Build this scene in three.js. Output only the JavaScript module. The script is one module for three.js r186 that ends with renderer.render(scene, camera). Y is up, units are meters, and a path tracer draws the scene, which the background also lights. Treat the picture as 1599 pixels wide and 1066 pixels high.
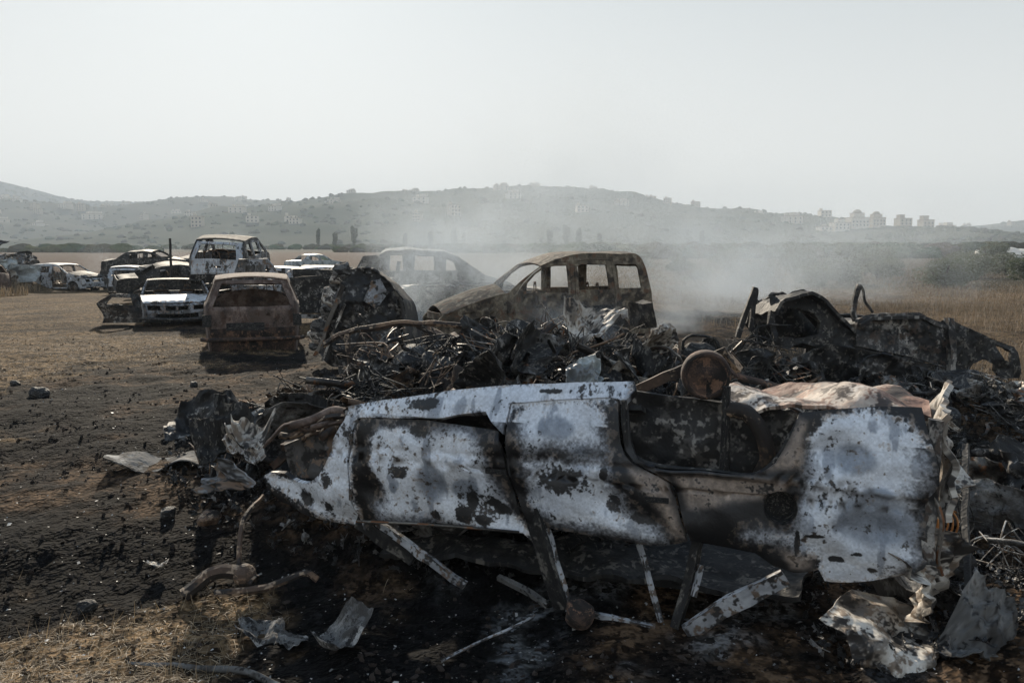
import * as THREE from 'three';
import { mergeGeometries } from 'three/addons/utils/BufferGeometryUtils.js';

// ------------------------------------------------------------------ camera, sky, sun, exposure
const scene = new THREE.Scene();
const camera = new THREE.PerspectiveCamera(44.587, 1024 / 682, 0.05, 9000);
camera.position.set(0, 1.7, 0);
camera.rotation.x = THREE.MathUtils.degToRad(-5.9287);
const renderer = new THREE.WebGLRenderer({ antialias: true });
renderer.toneMapping = THREE.LinearToneMapping;
renderer.toneMappingExposure = 1.45;
renderer.shadowMap.enabled = true;

const SUN_AZ = THREE.MathUtils.degToRad(-17), SUN_EL = THREE.MathUtils.degToRad(24);
const SUN = new THREE.Vector3(Math.sin(SUN_AZ) * Math.cos(SUN_EL), Math.sin(SUN_EL), -Math.cos(SUN_AZ) * Math.cos(SUN_EL));
{
  const W = 512, H = 256, d = new Float32Array(W * H * 4);
  const mixc = (a, b, t) => a.map((v, i) => v + (b[i] - v) * t);
  for (let r = 0; r < H; r++) for (let c = 0; c < W; c++) {
    const up = ((r + 0.5) / H - 0.5) * Math.PI, az = ((c + 0.5) / W - 0.5) * 2 * Math.PI;
    const y = Math.max(0, Math.sin(up)), x = Math.cos(az) * Math.cos(up), z = Math.sin(az) * Math.cos(up);
    const cs = x * SUN.x + Math.sin(up) * SUN.y + z * SUN.z;
    let col = y < 0.35 ? mixc([0.8, 0.78, 0.74], [0.36, 0.405, 0.435], Math.pow(y / 0.35, 0.75)) : mixc([0.36, 0.405, 0.435], [0.2, 0.31, 0.48], Math.pow((y - 0.35) / 0.65, 0.8));
    const g = Math.pow(Math.max(0, cs), 5) * 0.16 + Math.pow(Math.max(0, cs), 40) * 0.1;
    col = [col[0] + g * 1.04, col[1] + g, col[2] + g * 0.92];
    d.set([...col, 1], (r * W + c) * 4);
  }
  const t = new THREE.DataTexture(d, W, H, THREE.RGBAFormat, THREE.FloatType);
  t.mapping = THREE.EquirectangularReflectionMapping; t.magFilter = THREE.LinearFilter; t.needsUpdate = true;
  scene.background = t; scene.environment = t;
}
const sun = new THREE.DirectionalLight(new THREE.Color(1, 0.88, 0.71), 5);
sun.position.copy(SUN).multiplyScalar(60).add(new THREE.Vector3(0, 0, -14));
sun.target.position.set(0, 0, -14); scene.add(sun, sun.target);
sun.castShadow = true; sun.shadow.radius = 2; sun.shadow.mapSize.set(4096, 4096);
Object.assign(sun.shadow.camera, { left: -40, right: 40, top: 40, bottom: -40, near: 1, far: 160 });
scene.fog = new THREE.FogExp2(new THREE.Color(0.84, 0.93, 1), 0.00046);

// ------------------------------------------------------------------ helpers
const rng = (s) => () => { s |= 0; s = (s + 0x6d2b79f5) | 0; let t = Math.imul(s ^ (s >>> 15), 1 | s); t = (t + Math.imul(t ^ (t >>> 7), 61 | t)) ^ t; return ((t ^ (t >>> 14)) >>> 0) / 4294967296; };
const R = rng(7), rr = (a, b, g = R) => a + (b - a) * g();
const lerp = (a, b, t) => a + (b - a) * t, clamp = (x, a = 0, b = 1) => Math.min(b, Math.max(a, x));
const sstep = (a, b, x) => { const t = clamp((x - a) / (b - a)); return t * t * (3 - 2 * t); };
function h3(x, y, z) { let h = Math.imul(x, 374761393) ^ Math.imul(y, 668265263) ^ Math.imul(z, 2147483647 - 1274126177); h = Math.imul(h ^ (h >>> 13), 1274126177); h ^= h >>> 16; h = Math.imul(h, 2246822519); return ((h ^ (h >>> 15)) >>> 0) / 4294967296; }
function vn(x, y, z = 0, p = 0) {           // value noise 0..1, p: period in x and y
  const ix = Math.floor(x), iy = Math.floor(y), iz = Math.floor(z), fx = x - ix, fy = y - iy, fz = z - iz;
  const w = (i) => (p ? ((i % p) + p) % p : i), u = fx * fx * (3 - 2 * fx), v = fy * fy * (3 - 2 * fy), s = fz * fz * (3 - 2 * fz);
  const a = w(ix), b = w(ix + 1), c = w(iy), d = w(iy + 1);
  const l0 = lerp(lerp(h3(a, c, iz), h3(b, c, iz), u), lerp(h3(a, d, iz), h3(b, d, iz), u), v);
  if (fz === 0) return l0;
  return lerp(l0, lerp(lerp(h3(a, c, iz + 1), h3(b, c, iz + 1), u), lerp(h3(a, d, iz + 1), h3(b, d, iz + 1), u), v), s);
}
function fbm(x, y, z = 0, o = 4, p = 0) { let s = 0, a = 0.5, n = 0; for (let i = 0; i < o; i++) { s += a * vn(x, y, z + i * 17, p); n += a; x *= 2; y *= 2; z *= 1; p *= 2; a *= 0.5; } return s / n; }
const taken = {};
function numbered(n) { const k = taken[n] = (taken[n] ?? -1) + 1; return k ? n + '_' + String(k).padStart(3, '0') : n; }
function tag(o, label, category, group, kind) { o.userData.label = label; if (category) o.userData.category = category; if (group) o.userData.group = group; if (kind) o.userData.kind = kind; return o; }
function put(o, x = 0, y = 0, z = 0, ry = 0, rx = 0, rz = 0) { o.position.set(x, y, z); o.rotation.set(rx, ry, rz, 'YXZ'); return o; }
function thing(name, label, category, group) { const g = new THREE.Group(); g.name = numbered(name); scene.add(g); return tag(g, label, category, group); }
function part(name, geo, mat, parent) { const m = new THREE.Mesh(geo, mat); m.name = name; m.castShadow = m.receiveShadow = true; parent.add(m); return m; }
function single(name, geo, mat, label, category, group) { const m = new THREE.Mesh(geo, mat); m.name = numbered(name); m.castShadow = m.receiveShadow = true; scene.add(m); return tag(m, label, category, group); }
function setting(name, geo, mat) { const m = new THREE.Mesh(geo, mat); m.name = numbered(name); m.castShadow = m.receiveShadow = true; m.userData.kind = 'structure'; scene.add(m); return m; }
function stuff(name, geo, mat, mats, label, category, colors) {
  const m = new THREE.InstancedMesh(geo, mat, mats.length); m.name = numbered(name); mats.forEach((q, i) => m.setMatrixAt(i, q));
  if (colors) colors.forEach((c, i) => m.setColorAt(i, c));
  m.castShadow = m.receiveShadow = true; scene.add(m); return tag(m, label, category, undefined, 'stuff');
}
const M4 = (x, y, z, e, s) => new THREE.Matrix4().compose(new THREE.Vector3(x, y, z), new THREE.Quaternion().setFromEuler(new THREE.Euler(...e)), Array.isArray(s) ? new THREE.Vector3(...s) : new THREE.Vector3(s, s, s));

// a sheet of metal: a 2-D outline with holes, laid on the surface surf(u, v) -> [x, y, z], with thickness t
function sheet(outline, surf, { holes = [], t = 0.012, edge = 0.1, flip = false, uvs = 1 } = {}) {
  let c = outline.map((p) => new THREE.Vector2(...p));
  if (THREE.ShapeUtils.isClockWise(c)) c.reverse();
  const hs = holes.map((h) => { const q = h.map((p) => new THREE.Vector2(...p)); return THREE.ShapeUtils.isClockWise(q) ? q : q.reverse(); });
  const P = [...c, ...hs.flat()].map((v) => [v.x, v.y]);
  let T = THREE.ShapeUtils.triangulateShape(c, hs).map((f) => [...f]);
  T = T.filter(([a, b, d]) => Math.abs((P[b][0] - P[a][0]) * (P[d][1] - P[a][1]) - (P[d][0] - P[a][0]) * (P[b][1] - P[a][1])) > 1e-9)
    .map(([a, b, d]) => ((P[b][0] - P[a][0]) * (P[d][1] - P[a][1]) - (P[d][0] - P[a][0]) * (P[b][1] - P[a][1]) > 0 ? [a, b, d] : [a, d, b]));
  for (let it = 0; it < 6; it++) {
    const mid = new Map(), key = (a, b) => (a < b ? a + '_' + b : b + '_' + a);
    const m = (a, b) => { if (Math.hypot(P[a][0] - P[b][0], P[a][1] - P[b][1]) <= edge) return -1; const k = key(a, b); if (!mid.has(k)) { mid.set(k, P.length); P.push([(P[a][0] + P[b][0]) / 2, (P[a][1] + P[b][1]) / 2]); } return mid.get(k); };
    const N = [];
    for (const [a, b, d] of T) {
      const x = m(a, b), y = m(b, d), z = m(d, a), n = (x >= 0) + (y >= 0) + (z >= 0);
      if (n === 0) N.push([a, b, d]);
      else if (n === 3) N.push([a, x, z], [x, b, y], [z, y, d], [x, y, z]);
      else if (n === 1) { if (x >= 0) N.push([a, x, d], [x, b, d]); else if (y >= 0) N.push([a, b, y], [a, y, d]); else N.push([a, b, z], [b, d, z]); }
      else if (x < 0) N.push([d, z, y], [a, b, z], [b, y, z]);
      else if (y < 0) N.push([a, x, z], [x, b, d], [x, d, z]);
      else N.push([b, y, x], [a, x, d], [x, y, d]);
    }
    T = N; if (!mid.size) break;
  }
  const sg = flip ? -1 : 1, e = 0.004, pos = [], nor = [], uv = [], idx = [], F = [], B = [], NN = [];
  for (const [u, v] of P) {
    const p = surf(u, v), a = surf(u + e, v), a0 = surf(u - e, v), b = surf(u, v + e), b0 = surf(u, v - e);
    const du = a.map((q, i) => q - a0[i]), dv = b.map((q, i) => q - b0[i]);
    let n = [du[1] * dv[2] - du[2] * dv[1], du[2] * dv[0] - du[0] * dv[2], du[0] * dv[1] - du[1] * dv[0]];
    const l = Math.hypot(...n) || 1; n = n.map((q) => (q / l) * sg); F.push(p); NN.push(n); B.push(p.map((q, i) => q - n[i] * t));
  }
  const add = (p, n, q) => { pos.push(...p); nor.push(...n); uv.push(q[0] * uvs, q[1] * uvs); return pos.length / 3 - 1; };
  P.forEach((q, i) => add(F[i], NN[i], q));
  for (const [a, b, d] of T) idx.push(...(flip ? [a, d, b] : [a, b, d]));
  if (t > 0) {
    const o = P.length; P.forEach((q, i) => add(B[i], NN[i].map((x) => -x), q));
    for (const [a, b, d] of T) idx.push(...(flip ? [o + a, o + b, o + d] : [o + a, o + d, o + b]));
    const cnt = new Map();
    for (const f of T) for (let k = 0; k < 3; k++) { const a = f[k], b = f[(k + 1) % 3], r = b + '_' + a; if (cnt.has(r)) cnt.delete(r); else cnt.set(a + '_' + b, [a, b]); }
    for (let [a, b] of cnt.values()) {
      if (flip) [a, b] = [b, a];
      const ev = F[b].map((q, i) => q - F[a][i]), n0 = NN[a]; let n = [ev[1] * n0[2] - ev[2] * n0[1], ev[2] * n0[0] - ev[0] * n0[2], ev[0] * n0[1] - ev[1] * n0[0]]; const l = Math.hypot(...n) || 1; n = n.map((q) => q / l);
      const i0 = add(F[a], n, P[a]), i1 = add(F[b], n, P[b]), i2 = add(B[b], n, P[b]), i3 = add(B[a], n, P[a]); idx.push(i0, i3, i2, i0, i2, i1);
    }
  }
  const g = new THREE.BufferGeometry();
  g.setAttribute('position', new THREE.Float32BufferAttribute(pos, 3)); g.setAttribute('normal', new THREE.Float32BufferAttribute(nor, 3)); g.setAttribute('uv', new THREE.Float32BufferAttribute(uv, 2)); g.setIndex(idx);
  return g;
}
const V = (p) => new THREE.Vector3(...p);
function tube(pts, r, seg = 6, n, tension = 0.4) { const c = new THREE.CatmullRomCurve3(pts.map(V), false, 'catmullrom', tension); const g = new THREE.TubeGeometry(c, n ?? Math.max(4, pts.length * 4), r, seg, false); return scaleUV(g, c.getLength(), 6.28 * r); }
function scaleUV(g, a, b) { const u = g.attributes.uv; for (let i = 0; i < u.count; i++) u.setXY(i, u.getX(i) * a, u.getY(i) * b); return g; }
function bar(a, b, w, h) {     // a straight rectangular bar with slightly rounded look
  const A = V(a), B = V(b), l = A.distanceTo(B), g = scaleUV(new THREE.BoxGeometry(w, l, h, 2, 8, 2), Math.max(w, h), l);
  g.applyMatrix4(new THREE.Matrix4().compose(A.clone().add(B).multiplyScalar(0.5), new THREE.Quaternion().setFromUnitVectors(new THREE.Vector3(0, 1, 0), B.clone().sub(A).normalize()), new THREE.Vector3(1, 1, 1))); return g;
}
function jitter(g, a, f, seed = 0) { const p = g.attributes.position; for (let i = 0; i < p.count; i++) { const x = p.getX(i), y = p.getY(i), z = p.getZ(i); p.setXYZ(i, x + a * (fbm(x * f + seed, y * f, z * f + 3, 2) - 0.5) * 2, y + a * (fbm(x * f + 31, y * f + seed, z * f, 2) - 0.5) * 2, z + a * (fbm(x * f, y * f + 57, z * f + seed, 2) - 0.5) * 2); } g.computeVertexNormals(); return g; }
const strip = (g) => { for (const k of Object.keys(g.attributes)) if (!['position', 'normal', 'uv'].includes(k)) g.deleteAttribute(k); return g.index ? g.toNonIndexed() : g; };
const merge = (l) => mergeGeometries(l.map(strip));
function polyInside(poly, x, y) { let c = false; for (let i = 0, j = poly.length - 1; i < poly.length; j = i++) { const [xi, yi] = poly[i], [xj, yj] = poly[j]; if (yi > y !== yj > y && x < ((xj - xi) * (y - yi)) / (yj - yi) + xi) c = !c; } return c; }
function polyDist(poly, x, y) { let d = 1e9; for (let i = 0, j = poly.length - 1; i < poly.length; j = i++) { const [ax, ay] = poly[j], [bx, by] = poly[i], t = clamp(((x - ax) * (bx - ax) + (y - ay) * (by - ay)) / ((bx - ax) ** 2 + (by - ay) ** 2 + 1e-12)); d = Math.min(d, Math.hypot(ax + t * (bx - ax) - x, ay + t * (by - ay) - y)); } return polyInside(poly, x, y) ? d : -d; }
const at = (tbl, x) => { if (x <= tbl[0][0]) return tbl[0][1]; for (let i = 1; i < tbl.length; i++) if (x <= tbl[i][0]) return lerp(tbl[i - 1][1], tbl[i][1], (x - tbl[i - 1][0]) / (tbl[i][0] - tbl[i - 1][0])); return tbl[tbl.length - 1][1]; };

// ------------------------------------------------------------------ materials: burnt paint, rust, soot, ash
const hex = (h) => [(h >> 16) & 255, (h >> 8) & 255, h & 255];
function texture(data, w, h, srgb, wrap = true, rep = 1) { const t = new THREE.DataTexture(data, w, h, THREE.RGBAFormat); if (srgb) t.colorSpace = THREE.SRGBColorSpace; t.wrapS = t.wrapT = wrap ? THREE.RepeatWrapping : THREE.ClampToEdgeWrapping; t.magFilter = THREE.LinearFilter; t.repeat.set(rep, rep); t.needsUpdate = true; return t; }
let seedN = 1;
// layers: [colour, frequency per tile, threshold, softness, octaves]; the tile is `tile` metres wide
function burnt(base, layers, { tile = 1.5, size = 384, rough = 0.85, metal = 0, bump = 0.006, grain = 0.12, spec = 1 } = {}) {
  const n = size * size, col = new Uint8Array(n * 4), hgt = new Uint8Array(n * 4), s0 = seedN++ * 101, b = hex(base);
  for (let j = 0; j < size; j++) for (let i = 0; i < size; i++) {
    const u = i / size, v = j / size, o = (j * size + i) * 4; let c = [...b], hh = 0.5;
    const fine = fbm(u * 96, v * 96, s0, 2, 96) - 0.5;
    layers.forEach(([lc, f, th, so, oc = 4], k) => {
      const m = sstep(th - so * 1.7, th + so * 1.7, fbm(u * f, v * f, s0 + 7 * (k + 1), oc + 1, f) + fine * 0.3); const q = hex(lc);
      c = c.map((x, w) => lerp(x, q[w], m)); hh += (k % 2 ? -0.18 : 0.14) * m;
    });
    const g = 1 + fine * 2 * grain; for (let w = 0; w < 3; w++) col[o + w] = clamp(c[w] * g, 0, 255); col[o + 3] = 255;
    const hv = clamp(hh + fine * 0.35 + (fbm(u * 12, v * 12, s0 + 90, 3, 12) - 0.5) * 0.8) * 255; hgt[o] = hgt[o + 1] = hgt[o + 2] = hv; hgt[o + 3] = 255;
  }
  const m = new THREE.MeshPhysicalMaterial({ specularIntensity: spec, map: texture(col, size, size, true, true, 1 / tile), roughness: rough, metalness: metal, side: THREE.DoubleSide });
  if (bump) { m.bumpMap = texture(hgt, size, size, false, true, 1 / tile); m.bumpScale = bump; }
  return m;
}
const M = {
  rust: burnt(0x61524a, [[0x51443c, 5, 0.5, 0.1], [0x75655b, 9, 0.58, 0.08], [0x4a362b, 14, 0.63, 0.05], [0x2a221e, 5, 0.66, 0.05]], { rough: 0.9, bump: 0.003 }),
  rustDark: burnt(0x231d1a, [[0x4d3b31, 6, 0.5, 0.09], [0x15120f, 7, 0.55, 0.08], [0x6b5140, 18, 0.64, 0.04]], { rough: 0.9 }),
  soot: burnt(0x0d0c0c, [[0x191817, 8, 0.52, 0.1], [0x2c2a27, 22, 0.6, 0.05], [0x5b5751, 34, 0.66, 0.03]], { rough: 0.72, bump: 0.01 }),
  char: burnt(0x131212, [[0x242220, 7, 0.5, 0.1], [0x474441, 24, 0.58, 0.05, 5], [0x7d7973, 42, 0.62, 0.04], [0x0f0e0e, 12, 0.56, 0.06]], { rough: 0.7, bump: 0.008 }),
  mottle: burnt(0x1d1d1e, [[0x3c3b3a, 5, 0.5, 0.12, 5], [0x7d7974, 24, 0.55, 0.05, 5], [0x98938b, 44, 0.58, 0.05, 3], [0x151515, 7, 0.54, 0.1, 5], [0x443a33, 30, 0.62, 0.05]], { rough: 0.75 }),
  van: burnt(0x5f5547, [[0x6e6353, 4, 0.5, 0.14, 5], [0x50473b, 3, 0.54, 0.14, 5], [0x7e7362, 22, 0.58, 0.06, 4], [0x352e27, 11, 0.6, 0.06], [0x5c4534, 13, 0.64, 0.04]], { rough: 0.88 }),
  vanBlack: burnt(0x1d1b1a, [[0x34302c, 7, 0.52, 0.08], [0x5b554c, 12, 0.64, 0.03]], { rough: 0.85 }),
  white: burnt(0xb2b5b8, [[0x9da1a5, 5, 0.52, 0.1], [0x8d8f92, 14, 0.62, 0.04], [0x33302d, 9, 0.67, 0.02, 5], [0x7e6652, 26, 0.7, 0.02]], { rough: 0.6, bump: 0.002 }),
  whiteBurnt: burnt(0x9da0a4, [[0x7d7f83, 6, 0.5, 0.08], [0x4a4846, 5, 0.54, 0.09, 5], [0x1d1c1b, 22, 0.59, 0.05, 5], [0x6d5c4e, 24, 0.64, 0.03]], { rough: 0.7 }),
  ash: burnt(0x5e5d5b, [[0x9a9792, 6, 0.52, 0.08], [0x3b3835, 8, 0.55, 0.05], [0x1d1b1a, 12, 0.62, 0.04]], { rough: 0.95, bump: 0.012 }),
  steel: burnt(0x57534e, [[0x7b766f, 7, 0.54, 0.06], [0x2b2724, 6, 0.53, 0.06], [0x6b4a33, 15, 0.64, 0.03]], { rough: 0.5, metal: 0.55 }),
  brown: burnt(0x4a3a2e, [[0x6e5743, 7, 0.52, 0.06], [0x221c18, 6, 0.55, 0.06], [0x8d7a66, 18, 0.66, 0.03]], { rough: 0.8 }),
  pale: burnt(0xa39c92, [[0xc6c0b6, 6, 0.52, 0.07], [0x6d655c, 8, 0.57, 0.05], [0x2b2724, 14, 0.6, 0.04], [0x76685a, 24, 0.63, 0.03]], { rough: 0.7 }),
  peach: burnt(0xa89a8c, [[0x94705d, 5, 0.48, 0.06, 5], [0xbdb3a7, 5, 0.54, 0.06, 5], [0x64483a, 7, 0.6, 0.04, 5], [0x3a2f28, 15, 0.63, 0.03]], { rough: 0.7 }),
  silver: burnt(0x8f9698, [[0xa6adae, 5, 0.52, 0.1], [0x6c6f70, 9, 0.6, 0.05]], { rough: 0.5 }),
  strip: burnt(0xa3a5a8, [[0x7b7d80, 10, 0.5, 0.08], [0x2b2928, 26, 0.57, 0.03, 4], [0x5b4d42, 32, 0.64, 0.03]], { rough: 0.65 }),
  ashPale: burnt(0x7a7a78, [[0x8f8f8c, 6, 0.52, 0.08], [0x55534f, 7, 0.53, 0.07], [0x3a3733, 14, 0.62, 0.05]], { rough: 0.9 }),
  copper: new THREE.MeshStandardMaterial({ color: 0x9a6a3c, roughness: 0.5, metalness: 0.5 }),
  glass: new THREE.MeshPhysicalMaterial({ color: 0xd8ebe6, transmission: 1, roughness: 0.05, thickness: 0 }),
};
const HERO = {
  fender: [[-0.044,0.417],[0.017,0.453],[0.119,0.448],[0.186,0.419],[0.239,0.41],[0.306,0.416],[0.358,0.429],[0.416,0.464],[0.459,0.505],[0.498,0.572],[0.528,0.645],[0.562,0.739],[0.601,0.808],[0.634,0.86],[0.663,0.948],[0.758,0.954],[0.705,0.811],[0.671,0.676],[0.676,0.489],[0.682,0.343],[0.706,0.211],[0.723,0.136],[0.585,0.16],[0.408,0.181],[0.232,0.203],[0.073,0.249],[-0.007,0.342]],
  fdoor: [[0.766,0.889],[0.89,0.888],[1.078,0.899],[1.258,0.902],[1.467,0.875],[1.671,0.86],[1.695,0.788],[1.723,0.653],[1.747,0.553],[1.792,0.388],[1.876,0.195],[1.816,0.245],[1.662,0.249],[1.509,0.249],[1.328,0.243],[1.161,0.235],[0.981,0.229],[0.878,0.223],[0.751,0.152],[0.707,0.261],[0.693,0.428],[0.693,0.636],[0.723,0.804]],
  rail: [[0.663,0.952],[0.861,0.992],[1.076,1.031],[1.319,1.075],[1.501,1.1],[1.727,1.123],[1.978,1.142],[2.206,1.157],[2.446,1.172],[2.465,1.129],[2.411,1.071],[2.323,1.085],[2.056,1.059],[1.727,1.026],[1.715,0.859],[1.631,0.92],[1.586,0.972],[1.418,0.947],[1.317,0.925],[1.078,0.907],[0.77,0.893],[0.716,0.865]],
  rdoor: [[1.731,1.019],[1.94,1.042],[2.132,1.063],[2.323,1.081],[2.371,1.058],[2.384,0.943],[2.4,0.836],[2.427,0.779],[2.479,0.734],[2.545,0.706],[2.625,0.679],[2.683,0.643],[2.712,0.582],[2.751,0.438],[2.789,0.311],[2.661,0.275],[2.501,0.258],[2.253,0.278],[2.022,0.297],[1.864,0.301],[1.816,0.383],[1.767,0.52],[1.735,0.639],[1.727,0.829]],
  quarter: [[2.426,1.053],[2.442,0.951],[2.459,0.84],[2.5,0.762],[2.562,0.729],[2.688,0.72],[2.878,0.724],[3.037,0.719],[3.125,0.722],[3.195,0.746],[3.243,0.788],[3.28,0.862],[3.314,0.938],[3.338,1.006],[3.355,1.059],[3.518,1.082],[3.664,1.101],[3.811,1.112],[3.952,1.117],[3.968,1.044],[3.989,0.962],[4.004,0.913],[4.023,0.814],[4.032,0.744],[4.011,0.698],[3.991,0.676],[3.981,0.573],[3.998,0.404],[4.017,0.365],[3.984,0.299],[3.949,0.271],[3.829,0.201],[3.662,0.149],[3.517,0.138],[3.482,0.206],[3.355,0.18],[3.248,0.215],[3.151,0.284],[2.979,0.294],[2.804,0.305],[2.762,0.439],[2.727,0.583],[2.693,0.647],[2.628,0.686],[2.545,0.713],[2.486,0.746],[2.437,0.791],[2.415,0.845],[2.398,0.948],[2.39,1.022]],
  white: [[[0.855,0.757],[0.904,0.833],[1.013,0.833],[1.137,0.86],[1.167,0.8],[1.259,0.856],[1.394,0.871],[1.482,0.863],[1.555,0.804],[1.598,0.653],[1.7,0.465],[1.772,0.33],[1.815,0.25],[1.464,0.25],[1.16,0.242],[0.861,0.242],[0.823,0.328],[0.92,0.396],[0.905,0.483],[0.86,0.597]],[[1.771,0.94],[1.86,1.014],[2.121,1.046],[2.257,1.003],[2.309,0.888],[2.336,0.78],[2.019,0.766],[1.834,0.753],[1.789,0.837]],[[1.825,0.717],[2.327,0.763],[2.354,0.62],[2.431,0.542],[2.449,0.459],[2.631,0.391],[2.698,0.28],[2.451,0.262],[2.022,0.322],[1.897,0.407],[1.853,0.474]],[[0.003,0.423],[0.116,0.386],[0.237,0.404],[0.441,0.444],[0.527,0.571],[0.564,0.723],[0.649,0.876],[0.714,0.909],[0.677,0.686],[0.686,0.345],[0.714,0.152],[0.551,0.212],[0.351,0.253],[0.182,0.299],[0.046,0.38]],[[0.763,0.941],[1.016,1.006],[1.321,1.064],[1.729,1.116],[2.035,1.147],[2.409,1.165],[2.409,1.099],[2.117,1.044],[1.729,1.009],[1.714,0.857],[1.614,0.892],[1.541,0.985],[1.319,0.93],[1.076,0.916],[0.778,0.899]],[[3.393,0.754],[3.417,0.913],[3.486,1.011],[3.695,1.07],[3.863,1.019],[3.948,0.934],[4.01,0.757],[3.985,0.709],[3.933,0.674],[3.959,0.399],[4.015,0.374],[3.937,0.272],[3.662,0.152],[3.517,0.159],[3.483,0.284],[3.318,0.346],[3.06,0.368],[3.089,0.412],[3.316,0.427],[3.358,0.495],[3.36,0.656]]],
  tan: [[[2.411,0.735],[2.674,0.688],[2.716,0.567],[2.786,0.323],[2.697,0.331],[2.596,0.506],[2.479,0.631]],[[2.69,0.698],[3.157,0.719],[3.366,0.704],[3.309,0.619],[3.206,0.578],[3.009,0.511],[2.774,0.489]],[[3.259,0.324],[3.468,0.282],[3.486,0.187],[3.324,0.184]],[[3.126,0.724],[3.272,0.871],[3.354,1.034],[3.413,1.022],[3.378,0.768],[3.305,0.739]]],
  dark: [[1.056,0.575,0.047,0.043],[1.495,0.418,0.038,0.057],[1.253,0.297,0.049,0.037],[1.427,0.314,0.063,0.06],[1.553,0.298,0.05,0.029],[1.7,0.38,0.074,0.037],[1.167,0.836,0.069,0.036],[1.634,0.416,0.044,0.028],[0.85,0.478,0.032,0.089],[2.064,0.617,0.151,0.09],[2.548,0.426,0.074,0.031],[2.312,0.66,0.023,0.052],[2.364,0.488,0.051,0.058],[1.735,0.693,0.054,0.106],[3.362,0.367,0.015,0.072],[3.744,0.234,0.028,0.022],[3.57,0.277,0.043,0.019],[3.669,0.32,0.037,0.015],[3.449,0.408,0.044,0.012],[1.215,0.998,0.113,0.037],[1.953,1.096,0.082,0.016],[0.311,0.311,0.067,0.062],[0.503,0.283,0.037,0.034],[0.508,0.465,0.041,0.061]],
  grey: [[1.24,0.518,0.094,0.13],[1.45,0.485,0.089,0.071],[0.992,0.468,0.028,0.035],[3.635,0.835,0.104,0.078],[3.746,0.517,0.186,0.148],[3.754,0.658,0.083,0.046],[2.019,0.895,0.103,0.069]],
  cap: [3.274,0.545,0.089]
};

// ------------------------------------------------------------------ ground
function mound(x, z) {
  const q = Math.hypot((x - 0.25) / 3.05, (z + 7.6) / 2.4), a = 0.6 * sstep(1.1, 0.25, q) * (0.75 + 0.5 * fbm(x * 0.9, z * 0.9, 5, 3));
  const b = 0.34 * sstep(1, 0.1, Math.hypot((x - 4.4) / 2.4, (z + 8.0) / 1.8));            // under the wreck by the grass
  const c = 1.75 * sstep(1, 0.15, Math.hypot((x + 27.5) / 6.5, (z + 41) / 5)) * (0.8 + 0.4 * fbm(x * 0.5, z * 0.5, 9, 3));   // earth bank
  const d = 0.25 * sstep(1, 0.2, Math.hypot((x - 3.3) / 1.4, (z + 4.1) / 1.2));
  const e = 0.5 * sstep(1, 0.2, Math.hypot((x - 2.3) / 1.3, (z + 8.5) / 1.2));
  return Math.max(a, b, e) + c + d;
}
function gy(x, z) {
  const far = sstep(60, 30, -z), rise = 0.012 * Math.max(0, Math.min(500, -z) - 60), dip = -0.2 * sstep(9, 5.5, -z) - 0.2 * sstep(5.9, 4.6, -z);
  return rise + dip + mound(x, z) + far * ((fbm(x * 0.22, z * 0.22, 1, 3) - 0.5) * 0.22 + (fbm(x * 1.7, z * 1.7, 2, 4) - 0.5) * 0.11 + (fbm(x * 7, z * 7, 3, 3) - 0.5) * 0.045);
}
function straw(x, z) {     // 0 burnt .. 1 dry straw
  let b = 0.32 + 0.13 * sstep(-1.6, -4.5, x) + 0.24 * sstep(-9, -16, z) * sstep(-3, -6, x) - 0.1 * sstep(-2, 1, x) * sstep(-16, -10, z);
  b += 0.3 * sstep(1.1, 0.15, Math.hypot((x + 2.0) / 1.5, (z + 4.6) / 1.0)) + 0.25 * sstep(1, 0.3, Math.hypot((x + 8.5) / 3.5, (z + 14) / 6));
  b += 0.6 * sstep(5, 9, x) * sstep(-10, -12.5, z) + 0.5 * sstep(-22, -30, z);
  b -= 0.3 * sstep(1, 0.4, Math.hypot((x + 4.8) / 2.2, (z + 10) / 2)) + 0.3 * sstep(1, 0.4, Math.hypot((x + 8) / 2.6, (z + 19.5) / 2)) + 0.22 * sstep(1, 0.3, Math.hypot((x + 3.6) / 2.4, (z + 6.6) / 1.8));
  return sstep(0.44, 0.62, b + (fbm(x * 0.8, z * 0.8, 11, 4) - 0.5) * 0.75 + (fbm(x * 6, z * 6, 12, 3) - 0.5) * 0.35);
}
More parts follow.
